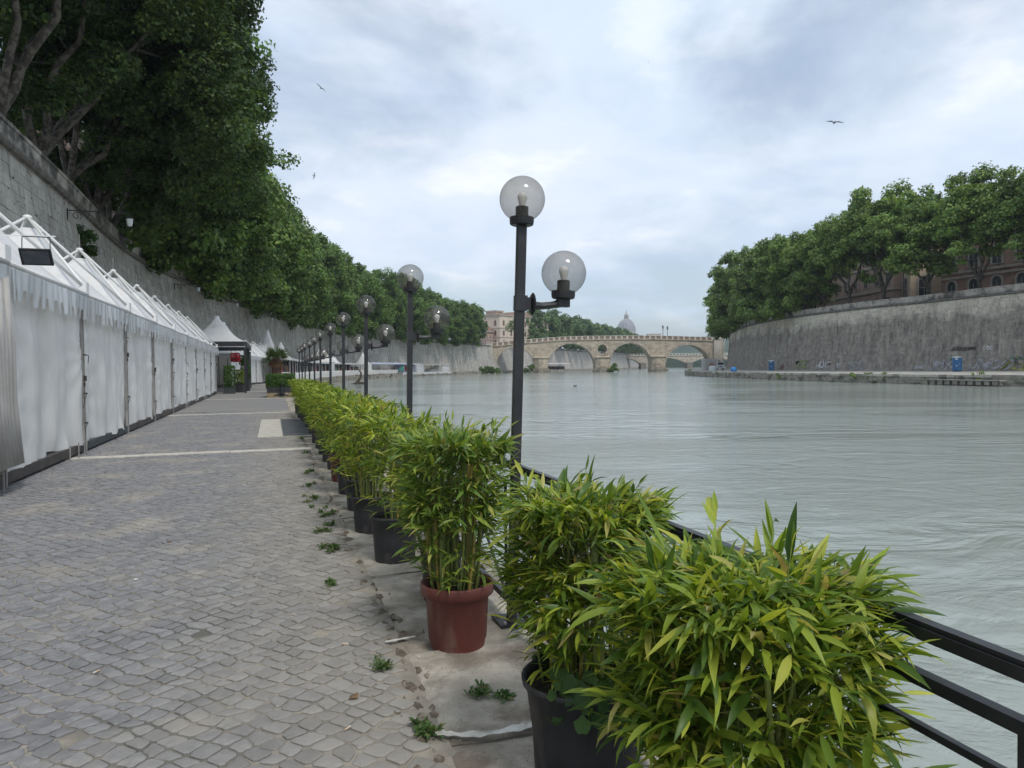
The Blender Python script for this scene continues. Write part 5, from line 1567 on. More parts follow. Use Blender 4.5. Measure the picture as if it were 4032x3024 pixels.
b = MB(); b.hexa([(0, 1, 2.7), (18, 1, 2.7), (18, 3, 2.8), (0, 3, 2.8), (0, 1, 2.8), (18, 1, 2.8), (18, 3, 2.95), (0, 3, 2.95)]); part('canopy', b, M['canvas'], r)
for k in range(4):
    q = MB(); q.lathe([(0, .1), (.35, .05), (.42, 0), (.35, -.05), (0, -.1)], 10); q.v = [(x + 2 + k * 4.5, z + .6, y + 2.4) for x, y, z in q.v]; part('black_drum_lamp', q, M['black'], r)
# white skirt cloth hanging over the quay edge
b = MB()
for i in range(60):
    u = 256 + i * .95
    def S_(uu, z): return edgeL.at(uu, .16 + .04 * math.sin(uu * 2.1), z)
    lo_ = lambda uu: -.38 - .22 * abs(math.sin(uu * .35)) - .1 * math.sin(uu * 1.1)
    b.quad(S_(u, lo_(u)), S_(u + .95, lo_(u + .95)), S_(u + .95, .25), S_(u, .25))
r = thing('white_skirt_cloth', 'white cloth skirt draped along the quay edge below the cabins', 'cloth', (0, 0, 0), me=b.mesh('white_skirt_cloth', M['canvas']))
# green folded parasol lying over the edge
r = thing('green_parasol', 'dark green folded parasol leaning over the quay beside the cafe', 'parasol', edgeL.at(255, .3, .3), edgeL.ang(250))
b = MB(); b.lathe([(.1, 0), (.75, .5), (.9, 2.0), (.35, 3.2), (.05, 3.6), (0, 3.6)], 8); b.v = [(x + z * .75 - 1.5, y, z * .45 + x * .3 + .4) for x, y, z in b.v]; part('folded_canopy', b, mat('green_canvas', (.04, .22, .17), (.02, .11, .09), 2, .7), r)
b = MB(); b.tube([(-2.6, 0, -.3), (2, 0, 2.0)], .05, 6); part('pole', b, M['wwood'], r)
# mooring blocks below the quay and a drifting dead branch
for k, (u, w) in enumerate(((150, 2.2), (176, 2.6), (205, 2.4), (232, 2.0), (252, 2.2))):
    b = MB(); p = edgeL.at(u, .6, 0); b.box((0, 0, -.75), (w, 1.3, 1.9)); b.box((0, 0, .05), (w + .2, 1.5, .2))
    thing('mooring_block', '%s concrete mooring block jutting from the left quay into the water' % ordinal(k + 1), 'block', p, edgeL.ang(u), 'concrete mooring blocks', b.mesh('mooring_block', M['conc']))
b = MB(); b.tube([(0, 0, -1.5), (.5, 0, -.7), (1.0, .1, .1), (1.05, 0, .9), (.6, 0, 1.5), (-.1, 0, 1.75)], [.42, .3, .22, .16, .11, .05], 8)
b.tube([(-.9, .2, -1.35), (.2, 0, -1.05), (1.5, .3, -1.0), (2.0, .2, -.9)], [.16, .24, .2, .08], 7)
thing('driftwood', 'dark curved dead branch standing out of the water near the quay', 'driftwood', (-29.0, 137, 0), 0, me=b.mesh('driftwood', M['drift'], True))
# duck on the water
M['duckm'] = mat('duck_feathers', (.05, .045, .04), (.03, .03, .03), 8, .7)
b = MB(); b.tube([(-.28, 0, .10), (-.12, 0, .05), (.08, 0, .05), (.2, 0, .09)], [.02, .10, .09, .04], 8); b.tube([(.17, 0, .08), (.22, 0, .2), (.30, 0, .22), (.36, 0, .21)], [.035, .028, .035, .012], 6)
thing('duck', 'small dark duck swimming mid river in front of the bridge', 'duck', (8.9, 104, WZ), .2, me=b.mesh('duck', M['duckm'], True))

# ---- shrubs
def shrub(label, loc, lobes, n, leaf, m=None, name='shrub', group=None):
    cm, _ = crown_mesh('foliage', int(abs(loc[0] * 7 + loc[1])) + 1, lobes, n, leaf, 1.5 * leaf, 55, m or M['leaf_mid'], flat=.9)
    r = thing(name, label, 'bush', loc, 0, group); ob('foliage', cm, r)
    b = MB()
    for i in range(3): b.tube([(.1 * i, 0, -.2), (.3 * i - .3, .1, .5)], [.04, .02], 5)
    part('stem', b, M['bark'], r); return r
shrub('wide green bush growing on the quay at the left foot of the bridge', (-13.0, 331, -.6), [((-4, 0, .8), 1.7), ((-1.5, 0, 1.2), 2.0), ((1.5, 0, .9), 1.9), ((4, 1, 1.0), 1.8), ((6.5, 2, .7), 1.4), ((-6.5, -2, .5), 1.2)], 9000, .30)
shrub('green bush on the foot of the first bridge pier', (8.2, 344, -.6), [((0, 0, 1.2), 1.6), ((1.2, .5, 2.3), 1.3), ((-1.8, 0, .6), 1.2)], 2200, .34)
shrub('dark bush growing on the middle pier foot under the round eye', (47.5, 345.6, -.9), [((0, 0, 1.4), 1.7), ((.6, 0, 2.7), 1.2), ((-1.2, 0, .9), 1.2), ((1.4, 0, .6), 1.0)], 2400, .32)
for k, (x, y, z, s) in enumerate(((48.6, 203, .2, .7), (50.4, 105.3, -.1, .75), (49.8, 107.5, -.3, .6), (51.3, 102, -.3, .8), (55.1, 87.2, .0, .65), (47.4, 131, -.4, .5), (46.4, 168, -.3, .5), (50.9, 103.6, -.6, .5))):
    shrub('%s small green weed bush hanging on the right quay edge' % ordinal(k + 1), (x, y, z), [((0, 0, 0), s), ((.5, .2, -.3), s * .7)], 420, .15, M['leaf_right'], group='weed bushes on the right quay edge')
shrub('loose airy tree top beside the cream palazzo', (1.5, 372, ZS), [((0, 0, 11), 2.6), ((2.5, 0, 9.5), 2.4), ((-2.2, 0, 9.5), 2.2), ((1, 0, 13), 1.8), ((3.5, 1, 6), 2.2)], 1500, .5, M['leaf_mid'], 'slender_tree')

# ================================================================== right bank things
M['potty'] = mat('blue_plastic', (.035, .150, .34), (.028, .12, .28), 1.5, .4, c3=(.05, .17, .33), s3=1)
M['pottyroof'] = mat('pale_plastic', (.66, .70, .70), (.58, .62, .62), 2, .45)
def potty(label, loc, rz):
    r = thing('portable_toilet', label, 'portable toilet', loc, rz, 'blue portable toilets on the right bank')
    b = MB(); b.box((0, 0, 1.05), (1.12, 1.12, 2.05)); part('cabin_body', b, M['potty'], r)
    b = MB(); b.box((0, -.58, 1.08), (.74, .05, 1.85)); d = part('door', b, M['potty'], r)
    b = MB(); b.box((.28, -.62, 1.1), (.06, .05, .14)); part('handle', b, M['pottyroof'], d)
    b = MB(); b.box((-.12, -.61, 1.85), (.34, .02, .2)); b.box((-.1, -.61, .85), (.16, .02, .16)); part('sticker', b, M['pottyroof'], d)
    for x in (-.56, .56):
        b = MB(); b.box((x, -.56, 1.05), (.08, .08, 2.05)); part('corner_post', b, M['potty'], r)
    for z in (.5, 1.0, 1.5):
        b = MB(); b.box((.575, 0, z), (.04, .9, .06)); part('side_rib', b, M['potty'], r)
    b = MB()
    b.grid(lambda u, v: ((u - .5) * 1.24, (v - .5) * 1.24, 2.08 + .18 * math.sin(u * math.pi) ** .6 * math.sin(v * math.pi) ** .6), 8, 8); b.box((0, 0, 2.06), (1.24, 1.24, .07)); part('roof', b, M['pottyroof'], r, True)
    b = MB(); b.box((0, 0, .03), (1.2, 1.2, .1)); part('skid', b, M['black'], r)
    return r
potty('nearer blue portable toilet with a pale roof in front of the graffiti', (66.2, 110, .24), -.45)
potty('smaller looking farther blue portable toilet beside the dark wall', (57.2, 163, .25), -.30)
# blue round tank
r = thing('water_tank', 'bright blue round plastic tank on the right bank path', 'tank', (48.6, 162, .08))
b = MB(); b.lathe([(.45, 0), (.62, .12), (.66, .45), (.62, .75), (.42, .95), (.2, 1.03), (.18, 1.1), (0, 1.12)], 20); part('tank_body', b, mat('bright_blue_plastic', (.04, .26, .62), (.035, .22, .55), 2, .35), r, True)
b = MB(); b.lathe([(.2, 1.02), (.2, 1.14), (0, 1.15)], 14); part('lid', b, M['black'], r)
# site cabin, cistern and small truck
r = thing('site_box', 'tall grey white site box with red graffiti on the right bank', 'container', (51.0, 195.5, .08), .12)
b = MB(); b.box((1.65, 1.2, 1.5), (3.3, 2.4, 3.0)); part('box_body', b, mat('dirty_white_panel', (.46, .46, .44), (.36, .36, .34), 1, .7), r)
b = MB(); b.box((1.65, 1.2, 3.04), (3.4, 2.5, .1)); part('box_roof', b, M['pottyroof'], r)
b = MB()
for k in range(4):
    q = [(1.9 + .55 * math.cos(a) * (1 - .13 * k) + .1 * math.sin(3 * a), -.012, 1.35 + .62 * math.sin(a) * (1 - .15 * k)) for a in np.linspace(k, 5.2 + k, 16)]
    b.tube(q, .05, 4)
part('red_graffiti', b, mat('red_spray', (.55, .10, .12), None, 3, .6), r)
r = thing('cistern', 'squat white plastic cistern in front of the site box', 'tank', (50.6, 186, .06))
b = MB(); b.lathe([(.95, 0), (1.0, .1), (.96, .25), (1.0, .4), (.96, .55), (1.0, .7), (.96, .85), (1.0, 1.0), (.8, 1.2), (.3, 1.3), (0, 1.3)], 20); part('cistern_body', b, M['pottyroof'], r, True)
tr = thing('small_truck', 'small white truck parked facing the camera beside the site box', 'truck', (57.3, 203, .14), -.18)
M['tyre'] = mat('tyre_rubber', (.02, .02, .02), (.03, .03, .03), 4, .8)
b = MB(); b.hexa([(-1.05, 0, .55), (1.05, 0, .55), (1.05, 1.7, .55), (-1.05, 1.7, .55), (-1.0, .12, 1.35), (1.0, .12, 1.35), (1.0, 1.7, 1.35), (-1.0, 1.7, 1.35)])
b.hexa([(-1.0, .12, 1.35), (1.0, .12, 1.35), (1.0, 1.7, 1.35), (-1.0, 1.7, 1.35), (-.88, .5, 2.25), (.88, .5, 2.25), (.88, 1.65, 2.25), (-.88, 1.65, 2.25)]); part('cab', b, M['cont'], tr)
b = MB(); b.quad((-.86, .14, 1.42), (.86, .14, 1.42), (.76, .455, 2.15), (-.76, .455, 2.15)); part('windscreen', b, M['win'], tr)
b = MB(); b.box((0, -.03, .95), (1.1, .04, .22)); part('grille', b, M['potg'], tr)
for x in (-.82, .82):
    b = MB(); b.box((x, -.03, .9), (.28, .05, .2)); part('headlight', b, M['pottyroof'], tr)
    b = MB(); b.box((x * 1.45, .3, 1.75), (.16, .08, .4)); part('mirror', b, M['black'], tr)
b = MB(); b.box((0, -.02, .58), (2.1, .14, .2)); part('bumper', b, M['cont'], tr)
for x in (-.85, .85):
    for y in (.7, 4.2):
        q = MB(); q.lathe([(0, -.13), (.36, -.13), (.38, 0), (.36, .13), (0, .13)], 16); q.v = [(x + z, y + a, .38 + c) for a, c, z in q.v]; w = part('wheel', q, M['tyre'], tr)
        q = MB(); q.lathe([(0, -.14), (.19, -.14), (.19, .14), (0, .14)], 12); q.v = [(x + z, y + a, .38 + c) for a, c, z in q.v]; part('rim', q, M['greypost'], w)
b = MB(); b.box((0, 3.5, .95), (2.1, 3.5, .3)); b.box((0, 1.85, 1.5), (2.0, .1, 1.0)); part('cargo_bed', b, M['cont'], tr)
b = MB(); b.tube([(0, 2.6, 1.0), (0, 2.6, 2.3), (-.4, 2.4, 2.9)], [.2, .2, .3], 8); part('crane_drum', b, M['greypost'], tr)
# floating landing stage
r = thing('landing_stage', 'low grey floating landing stage along the right quay edge', 'jetty', edgeR.at(68, -1.0, -.85), edgeR.ang(72))
b = MB(); b.box((4.5, 0, .30), (9.5, 1.1, .12)); part('deck', b, M['conc'], r)
for k in range(9):
    b = MB(); b.box((.4 + k * 1.05, .1, .0), (.75, .7, .42)); part('float', b, M['conc'], r)
for k in range(10):
    b = MB(); b.box((-.1 + k * 1.05, .5, -.1), (.16, .16, .75)); part('pile', b, M['drift'], r)
# pale kerb stones along the right quay
r = thing('quay_kerb', 'broken row of pale kerb stones along the right quay edge', 'kerb')
u = 30.0; sg = random.Random(3); n_ = 0; st = MB()
while u < 300:
    l = sg.uniform(1.0, 1.5)
    if sg.random() < .93:
        z1 = .09 + sg.uniform(-.02, .02)
        P = [edgeR.at(u + .04, -.03, -.22), edgeR.at(u + l - .04, -.03, -.22), edgeR.at(u + l - .04, .5, -.22), edgeR.at(u + .04, .5, -.22)]
        b = MB() if n_ < 100 else st
        b.hexa(P + [(p[0], p[1], z1) for p in P])
        if n_ < 100: part('kerb_stone', b, M['traver'] if sg.random() < .45 else M['conc'], r)
        n_ += 1
    u += l
part('kerb_stones', st, M['conc'], r)['kind'] = 'stuff'

# ================================================================== graffiti on the right wall (flat spray paint)
def graffiti(txt, u, z, size, col, name, label, outline=None, sx=1.0, bat=1.35):
    cu = bpy.data.curves.new('gr', 'FONT'); cu.body = txt; cu.size = size; cu.offset = .022 * size; cu.shear = .15; cu.space_character = .86
    tmp = bpy.data.objects.new('gr', cu); COL.objects.link(tmp)
    dg = bpy.context.evaluated_depsgraph_get(); me = bpy.data.meshes.new_from_object(tmp.evaluated_get(dg))
    bpy.data.objects.remove(tmp)
    n = len(me.vertices); co = np.empty(n * 3, np.float32); me.vertices.foreach_get('co', co); co = co.reshape(-1, 3)
    g = random.Random(len(txt) + int(u)); a0 = g.uniform(0, 6)
    out = []
    for x, y, _ in co:
        x = x * sx; x2 = x + .10 * size * math.sin(y / size * 4 + a0); y2 = y * (1 + .12 * math.sin(x * 1.7 + a0)) + .06 * size * math.sin(x * 2.3 + a0)
        zz = z + y2; uu = u - x2
        off = -(bat * (1 - max(0, zz) / 11.55) ** 1.25) - .10
        out.append(wallR.at(uu, off, zz))
    me.vertices.foreach_set('co', np.array(out, np.float32).ravel())
    me.materials.clear(); me.materials.append(col); me.update()
    o = ob(name, me); o['label'] = label; o['category'] = 'graffiti'
    return o
sp_w = mat('white_spray', (.66, .66, .67), (.40, .40, .41), 1.6, .8, coord='World'); sp_g = mat('green_spray', (.24, .31, .10), (.15, .18, .09), 1.5, .8, coord='World')
sp_s = mat('silver_spray', (.42, .41, .42), (.20, .195, .20), 1.8, .8, coord='World'); sp_k = mat('dark_spray', (.035, .03, .03), (.06, .055, .055), 2, .8, coord='World')
sp_y = mat('yellow_spray', (.42, .38, .10), (.06, .07, .07), 1.3, .8, coord='World', c3=(.08, .20, .18), s3=1.2); sp_t = mat('teal_spray', (.05, .22, .16), (.04, .12, .1), 2, .8, coord='World')
sp_r = mat('faded_red_spray', (.30, .08, .05), (.20, .12, .10), 2, .8, coord='World')
graffiti('TFZ', 147.0, .75, 2.3, sp_g, 'green_graffiti', 'green angular TFZ graffiti at the foot of the dark wall', sx=1.6)
graffiti('HORT', 138.0, .7, 1.9, sp_w, 'white_graffiti', 'white block letters HORT sprayed on the dark wall')
graffiti('RR', 131.4, .9, 1.25, sp_w, 'white_graffiti', 'small white letters RR on the dark wall')
graffiti('SSLS', 128.0, .5, 2.2, sp_s, 'grey_graffiti', 'wavy grey letters on the dark wall right of the small white ones')
graffiti('SMALL', 113.6, .6, .8, sp_w, 'white_graffiti', 'short faint row of white letters low on the dark wall')
graffiti('UMX', 111.4, .5, 2.1, sp_s, 'grey_graffiti', 'pale silver graffiti left of the nearer blue toilet', sx=1.3)
graffiti('O', 106.5, 1.3, 1.3, sp_t, 'teal_graffiti', 'teal green blot of graffiti left of the nearer blue toilet')
graffiti('UMOC', 102.9, .5, 2.0, sp_s, 'grey_graffiti', 'dark striped silver graffiti right of the nearer blue toilet', sx=1.25)
graffiti('GIGASATE RIMA', 106.5, 3.4, .85, sp_k, 'black_graffiti', 'black line of graffiti letters above the nearer blue toilet', sx=.85)
graffiti('oo', 100.2, 3.4, 1.0, sp_w, 'white_graffiti', 'white scribble at the end of the black letters')
graffiti('ZEBS', 97.6, .4, 2.6, sp_y, 'coloured_graffiti', 'yellow teal and black graffiti at the right edge of the wall', sx=1.2)
graffiti('MA', 153.5, .45, 1.4, sp_r, 'red_graffiti', 'faded red graffiti left of the farther blue toilet')

# ================================================================== river people, far terrace parasols
def person_mesh():
    me = bpy.data.meshes.new('person')
    V = [(0, 0, .92), (0, 0, 1.15), (0, 0, 1.40), (0, 0, 1.52), (0, 0, 1.66), (.10, 0, .88), (.12, .04, .48), (.12, 0, .06), (.12, -.12, .03), (-.10, 0, .88), (-.13, -.06, .48), (-.14, .05, .06), (-.14, -.08, .03),
         (.19, 0, 1.40), (.24, .02, 1.12), (.24, -.08, .88), (-.19, 0, 1.40), (-.25, .02, 1.12), (-.24, -.06, .88)]
    E = [(0, 1), (1, 2), (2, 3), (3, 4), (0, 5), (5, 6), (6, 7), (7, 8), (0, 9), (9, 10), (10, 11), (11, 12), (2, 13), (13, 14), (14, 15), (2, 16), (16, 17), (17, 18)]
    R = [.15, .14, .15, .06, .11, .10, .07, .05, .04, .10, .07, .05, .04, .06, .045, .035, .06, .045, .035]
    me.from_pydata(V, E, []); o = bpy.data.objects.new('tmp', me); COL.objects.link(o)
    md = o.modifiers.new('s', 'SKIN'); 
    for i, r in enumerate(R): me.skin_vertices[0].data[i].radius = (r, r)
    me.skin_vertices[0].data[0].use_root = True
    o.modifiers.new('d', 'SUBSURF').levels = 1
    dg = bpy.context.evaluated_depsgraph_get(); out = bpy.data.meshes.new_from_object(o.evaluated_get(dg)); bpy.data.objects.remove(o); return out
pm_ = person_mesh(); pm_.name = 'person'
for k, (x, y, z, lab, c) in enumerate(((-6.0, 377, .02, 'person in dark clothes standing on the quay inside the left arch', 3), (3.6, 402, .02, 'person in dark clothes standing nearer the middle of the left arch', 1), (5.0, 403, .02, 'person in grey standing beside the one in the middle of the left arch', 7))):
    me = pm_.copy(); me.materials.clear(); me.materials.append(M_cl[c])
    o = thing('person', lab, 'person', (x - 2, y, z), k * 1.3, me=me)
for k in range(6):
    u = 438 + k * 7.5; u_w = u
    parasol('%s white square parasol on the quay terrace beyond the bridge' % ordinal(k + 1), edgeL.at(u, -4.0, 0), M['canvas'], 4.2, 3.2, 'white parasols beyond the bridge')
r = thing('terrace_bar', 'dark low bar counter under the white parasols beyond the bridge', 'bar', edgeL.at(436, -6.5, 0), edgeL.ang(455))
b = MB(); b.box((22, 1, .9), (46, 1.6, 1.8)); part('counter', b, M['darkin'], r)
b = MB(); b.box((2, -.4, 1.6), (5, .2, 3)); part('poster_panel', b, mat('poster_panel', (.5, .30, .28), (.45, .45, .45), .6, .7), r)
# ================================================================== hedge planter, palm, kiosk plants
M['hedge'] = leafmat('hedge_leaf', [(0, (.035, .085, .020)), (.6, (.060, .130, .026)), (1, (.10, .19, .035))], nscale=1.5, namp=.3)
M['flower'] = leafmat('red_flower', [(0, (.30, .02, .03)), (1, (.45, .05, .07))], nscale=3)
M['pallet'] = mat('pallet_wood', (.28, .22, .13), (.19, .15, .09), 5, .9)
hp = thing('hedge_planter', 'square green hedge in a box on wooden pallets at the end of the bamboo row', 'planter', W(.50, 44.8), RZ)
def leafbox(name, seed, n, dims, c, leaf, m, parent, rnd=.3):
    rs = np.random.RandomState(seed); d = rs.normal(size=(n, 3)); mx = np.max(np.abs(d), axis=1)[:, None]; q = d / mx
    q = q * (1 - rs.uniform(0, .25, (n, 1)) ** 1.5)
    q = q * (1 - rnd * .12 * (np.abs(q).sum(1, keepdims=True) - 1) / 2) + rs.normal(size=(n, 3)) * .025
    pos = q * np.array(dims) / 2 + np.array(c); nrm = d / np.linalg.norm(d, axis=1)[:, None] + rs.normal(size=(n, 3)) * .6; nrm /= np.linalg.norm(nrm, axis=1)[:, None]
    t, b_ = rot_frames(nrm, rs); s = leaf * rs.uniform(.6, 1.3, (n, 1))
    V = np.stack([pos - t * s, pos + b_ * s * .5, pos + t * s, pos - b_ * s * .5], 1).reshape(-1, 3)
    o = ob(name, np_mesh(name, V, np.arange(len(V)).reshape(-1, 4), m), parent); return o
leafbox('hedge', 3, 9000, (2.2, 1.62, .85), (1.0, 0, .92), .05, M['hedge'], hp)
b = MB(); b.box((1.0, 0, .42), (2.2, 1.55, .34)); part('planter_box', b, M['black'], hp)
for k in range(3):
    b = MB(); b.box((-.12, -.6 + k * .6, .16), (.08, .42 if k != 1 else .5, .16)); part('pallet_block', b, M['pallet'] if k != 1 else M['potg'], hp)
b = MB(); b.box((1.0, 0, .05), (2.3, 1.6, .1)); b.box((1.0, 0, .25), (2.3, 1.6, .04)); part('pallet', b, M['pallet'], hp)
b = MB(); b.lathe([(.12, 0), (.12, .3), (.05, .36), (.05, .5), (.1, .55), (0, .6)], 10, (-.25, -.05, .2)); part('black_lantern', b, M['black'], hp)
b = MB(); b.box((1.4, -.3, 1.42), (.5, .45, .05)); b.tube([(1.2, -.3, 1.0), (1.2, -.3, 1.4)], .02, 5); part('white_tray', b, M['wwood'], hp)
# fan palm
M['pfrond'] = leafmat('palm_leaf', [(0, (.045, .085, .030)), (.7, (.080, .135, .045)), (1, (.15, .19, .07))], nscale=2, trans=.3)
M['pdry'] = leafmat('dry_palm_leaf', [(0, (.15, .085, .04)), (1, (.20, .13, .065))], nscale=3)
M['ptrunk'] = mat('palm_trunk', (.12, .072, .05), (.05, .032, .025), 9, .95, bump=1, bscale=14, dist=.05)
pl = thing('fan_palm', 'fan palm with a stout shaggy trunk standing behind the hedge planter', 'palm', W(.32, 52.5), RZ)
b = MB(); b.lathe([(.25, .2), (.27, .8), (.30, 1.6), (.34, 2.0), (.24, 2.4), (.05, 2.55)], 18)
b.v = [(x * (1 + .08 * math.sin(z * 17 + 5 * math.atan2(y, x))), y * (1 + .08 * math.cos(z * 19 + 4 * math.atan2(y, x))), z) for x, y, z in b.v]
part('trunk', b, M['ptrunk'], pl)
b = MB(); b.lathe([(.4, 0), (.45, .1), (.52, .6), (.55, .62), (.5, .65), (.2, .6), (0, .6)], 20); part('tub', b, M['potb'], pl, True)
g = random.Random(6)
for k in range(34):
    a = k * 2.399; el = g.uniform(-.15, 1.35) if k < 26 else g.uniform(-.9, -.3); dry = k >= 26
    d = Vector((math.cos(a) * math.cos(el), math.sin(a) * math.cos(el), math.sin(el)))
    L1 = g.uniform(.45, .7) if not dry else .3; Rf = g.uniform(.55, .75) if not dry else .4
    c = Vector((0, 0, 2.25)); h = c + d * L1; b = MB(); b.tube([c + d * .1, h], [.018, .01], 4)
    side = d.cross(Vector((0, 0, 1))).normalized(); up = side.cross(d).normalized()
    for j in range(19):
        an = (j - 9) / 9 * 2.0; dd = (d * math.cos(an) + side * math.sin(an)).normalized(); pr = (side * math.cos(an) - d * math.sin(an)).normalized()
        m_ = h + dd * Rf * .55 + up * (.02 if j % 2 else -.02); e = h + dd * Rf - Vector((0, 0, .10 + .2 * abs(math.sin(an)) * (.3 if not dry else 1)))
        b.quad(h, m_ - pr * .026, e, m_ + pr * .026)
    part('frond', b, M['pdry'] if dry else M['pfrond'], pl)
# kiosk plants and boxes
def planter(label, s, t, m, dims, z, box=(.9, .5, .45), n=2200, leaf=.05, bm='potb'):
    r = thing('flower_planter', label, 'planter', W(s, t), RZ)
    b = MB(); b.box((0, 0, box[2] / 2), box); part('planter_box', b, M[bm], r)
    b = MB(); b.box((0, 0, box[2] + .02), (box[0] + .06, box[1] + .06, .05)); part('rim', b, M[bm], r)
    leafbox('foliage', int(t * 10), n, dims, (0, 0, z), leaf, m, r); return r
planter('grey box with a dark trailing shrub at the near corner of the kiosk', -2.75, 54.2, M['hedge'], (.9, .7, 1.5), 1.15, (1.0, .7, .40), 2600, .06, 'potg')
planter('box of bright yellow green shrub at the middle of the kiosk front', -2.2, 57.3, M['bam'], (1.2, .7, .95), 1.15, (1.4, .6, .6), 2600, .05)
planter('tall green shrub by the far black column of the kiosk', -1.9, 60.6, M['hedge'], (.9, .7, 1.0), 1.5, (1.3, .6, .8), 2200, .05, 'potg')
r = thing('hanging_basket', 'basket of red flowers hanging under the kiosk fascia', 'hanging basket', W(-2.4, kT + .6, 2.5), RZ)
leafbox('flowers', 8, 900, (.9, .6, .6), (0, 0, 0), .06, M['flower'], r); b = MB(); b.lathe([(0, -.3), (.2, -.25), (.28, -.05)], 12); part('basket', b, M['potb'], r); b = MB(); b.tube([(0, 0, 0), (0, 0, .75)], .01, 4); part('chain', b, M['black'], r)
r = thing('hanging_basket', 'basket of green leaves hanging near the far column of the kiosk', 'hanging basket', W(-2.0, kT + 4.6, 2.35), RZ)
leafbox('foliage', 9, 900, (.9, .6, .7), (0, 0, 0), .06, M['hedge'], r); b = MB(); b.lathe([(0, -.3), (.2, -.25), (.28, -.05)], 12); part('basket', b, M['potb'], r); b = MB(); b.tube([(0, 0, 0), (0, 0, .8)], .01, 4); part('chain', b, M['black'], r)
# metal plate on the slab
r = thing('metal_plate', 'dark ribbed metal plate lying across the pale slab beside the bamboo', 'metal plate', W(.24, 18.55, .012), RZ)
b = MB(); b.box((3.1, -.50, .004), (6.2, 1.0, .008)); part('plate', b, mat('plate_steel', (.105, .115, .125), (.075, .082, .09), 3, .55, spec=.5), r)
b = MB()
for k in range(61): b.box((.1 + k * .1, -.50, .011), (.022, .94, .006))
part('ridges', b, mat('plate_ridge', (.13, .14, .15), None, 3, .5), r)['kind'] = 'stuff'

# ================================================================== wall lanterns and ivy on the left wall
def wall_lantern(label, u, z=10.9, L_=2.4):
    p = wallL.at(u, .12, z); r = thing('wall_lantern', label, 'wall lantern', p, wallL.ang(u) - math.pi / 2, 'scrolled iron wall lanterns')
    b = MB(); b.bar((0, 0, 0), (L_, 0, 0), .05); b.bar((0, 0, -.55), (0, 0, .1), .06); part('arm', b, M['black'], r)
    b = MB()
    for c, R_, a0, a1 in (((.45, -.30), .27, -1, 8.0), ((1.05, -.17), .15, 2, 9.5), ((1.5, -.12), .10, 0, 7)):
        n = 26; b.tube([(c[0] + R_ * (1 - .75 * i / n) * math.cos(a0 + (a1 - a0) * i / n), 0, c[1] + R_ * (1 - .75 * i / n) * math.sin(a0 + (a1 - a0) * i / n)) for i in range(n + 1)], .022, 5)
    part('scroll', b, M['black'], r)
    b = MB(); b.tube([(L_, 0, 0), (L_, 0, -.25)], .015, 5); b.lathe([(0, -.15), (.22, -.28), (.24, -.32), (.05, -.3)], 8, (L_, 0, 0)); part('hanger', b, M['black'], r)
    b = MB(); b.lathe([(.20, -.33), (.13, -.75), (0, -.78)], 6, (L_, 0, 0)); part('lamp_glass', b, M['pottyroof'], r)
    return r
wall_lantern('nearest scrolled iron lantern bracket on the left wall above the second tent peak', 62.5, 10.9, 3.2)
wall_lantern('second scrolled iron lantern bracket on the left wall, at the edge of the leaves', 101.0)
wall_lantern('third scrolled iron lantern bracket on the left wall, above the pointed kiosk roof', 121.0)
wall_lantern('fourth scrolled iron lantern bracket on the left wall, beyond the fan palm', 150.0)
iv = thing('wall_ivy', 'dark ivy patch trailing down the left wall behind the tent peaks', 'ivy', wallL.at(65.5, .35, 9.0), wallL.ang(65.5))
lob = [((0, -.1, 1.0), .55), ((.2, 0, .2), .5), ((-.2, 0, -.7), .4), ((.4, .1, -1.5), .5), ((1.0, .1, -2.0), .45), ((1.8, .15, -2.4), .4)]
cm, _ = crown_mesh('ivy_leaves', 44, lob, 2600, .13, .3, 14, M['ivy'], flat=.9); ob('ivy_leaves', cm, iv)['kind'] = 'stuff'

# ================================================================== weeds, litter, worn paint
WG = random.Random(15)
M['weed'] = leafmat('weed_leaf', [(0, (.05, .11, .03)), (.6, (.09, .17, .045)), (.92, (.16, .21, .07)), (1, (.26, .2, .1))], nscale=6)
M['butt'] = mat('cigarette_paper', (.62, .58, .52), (.50, .30, .14), 40, .8)
M['wpaint'] = mat('worn_white_paint', (.66, .65, .60), (.48, .46, .41), 9, .85, coord='World', c3=(.34, .32, .27), s3=7, l3=.5, h3=.6)
M['dryl'] = mat('dry_leaf', (.20, .125, .06), (.13, .08, .04), 8, .8)
spots = [(.62, 3.15, .10, 'between the red pot and the nearest tub'), (.52, 3.95, .11, 'at the left foot of the terracotta red pot'), (.98, 3.45, .12, 'just in front of the terracotta red pot'), (.40, 5.55, .07, 'on the joint beside the fourth pot'),
         (.50, 6.7, .14, 'left of the dented black pot'), (.48, 7.6, .22, 'left of the sixth pot'), (.52, 8.45, .24, 'with a yellow flower beside the seventh pot'), (.45, 9.4, .22, 'beside the eighth pot'), (.50, 10.5, .16, 'left of the smaller red pot'),
         (.55, 11.8, .14, 'beyond the smaller red pot'), (.60, 14.6, .16, 'beside the first pale strip'), (.62, 17.7, .2, 'at the near edge of the ribbed plate'), (.60, 2.55, .12, 'beside the tall black tub'), (-3.2, 9.3, .18, 'flat moss clump near the first tent')]
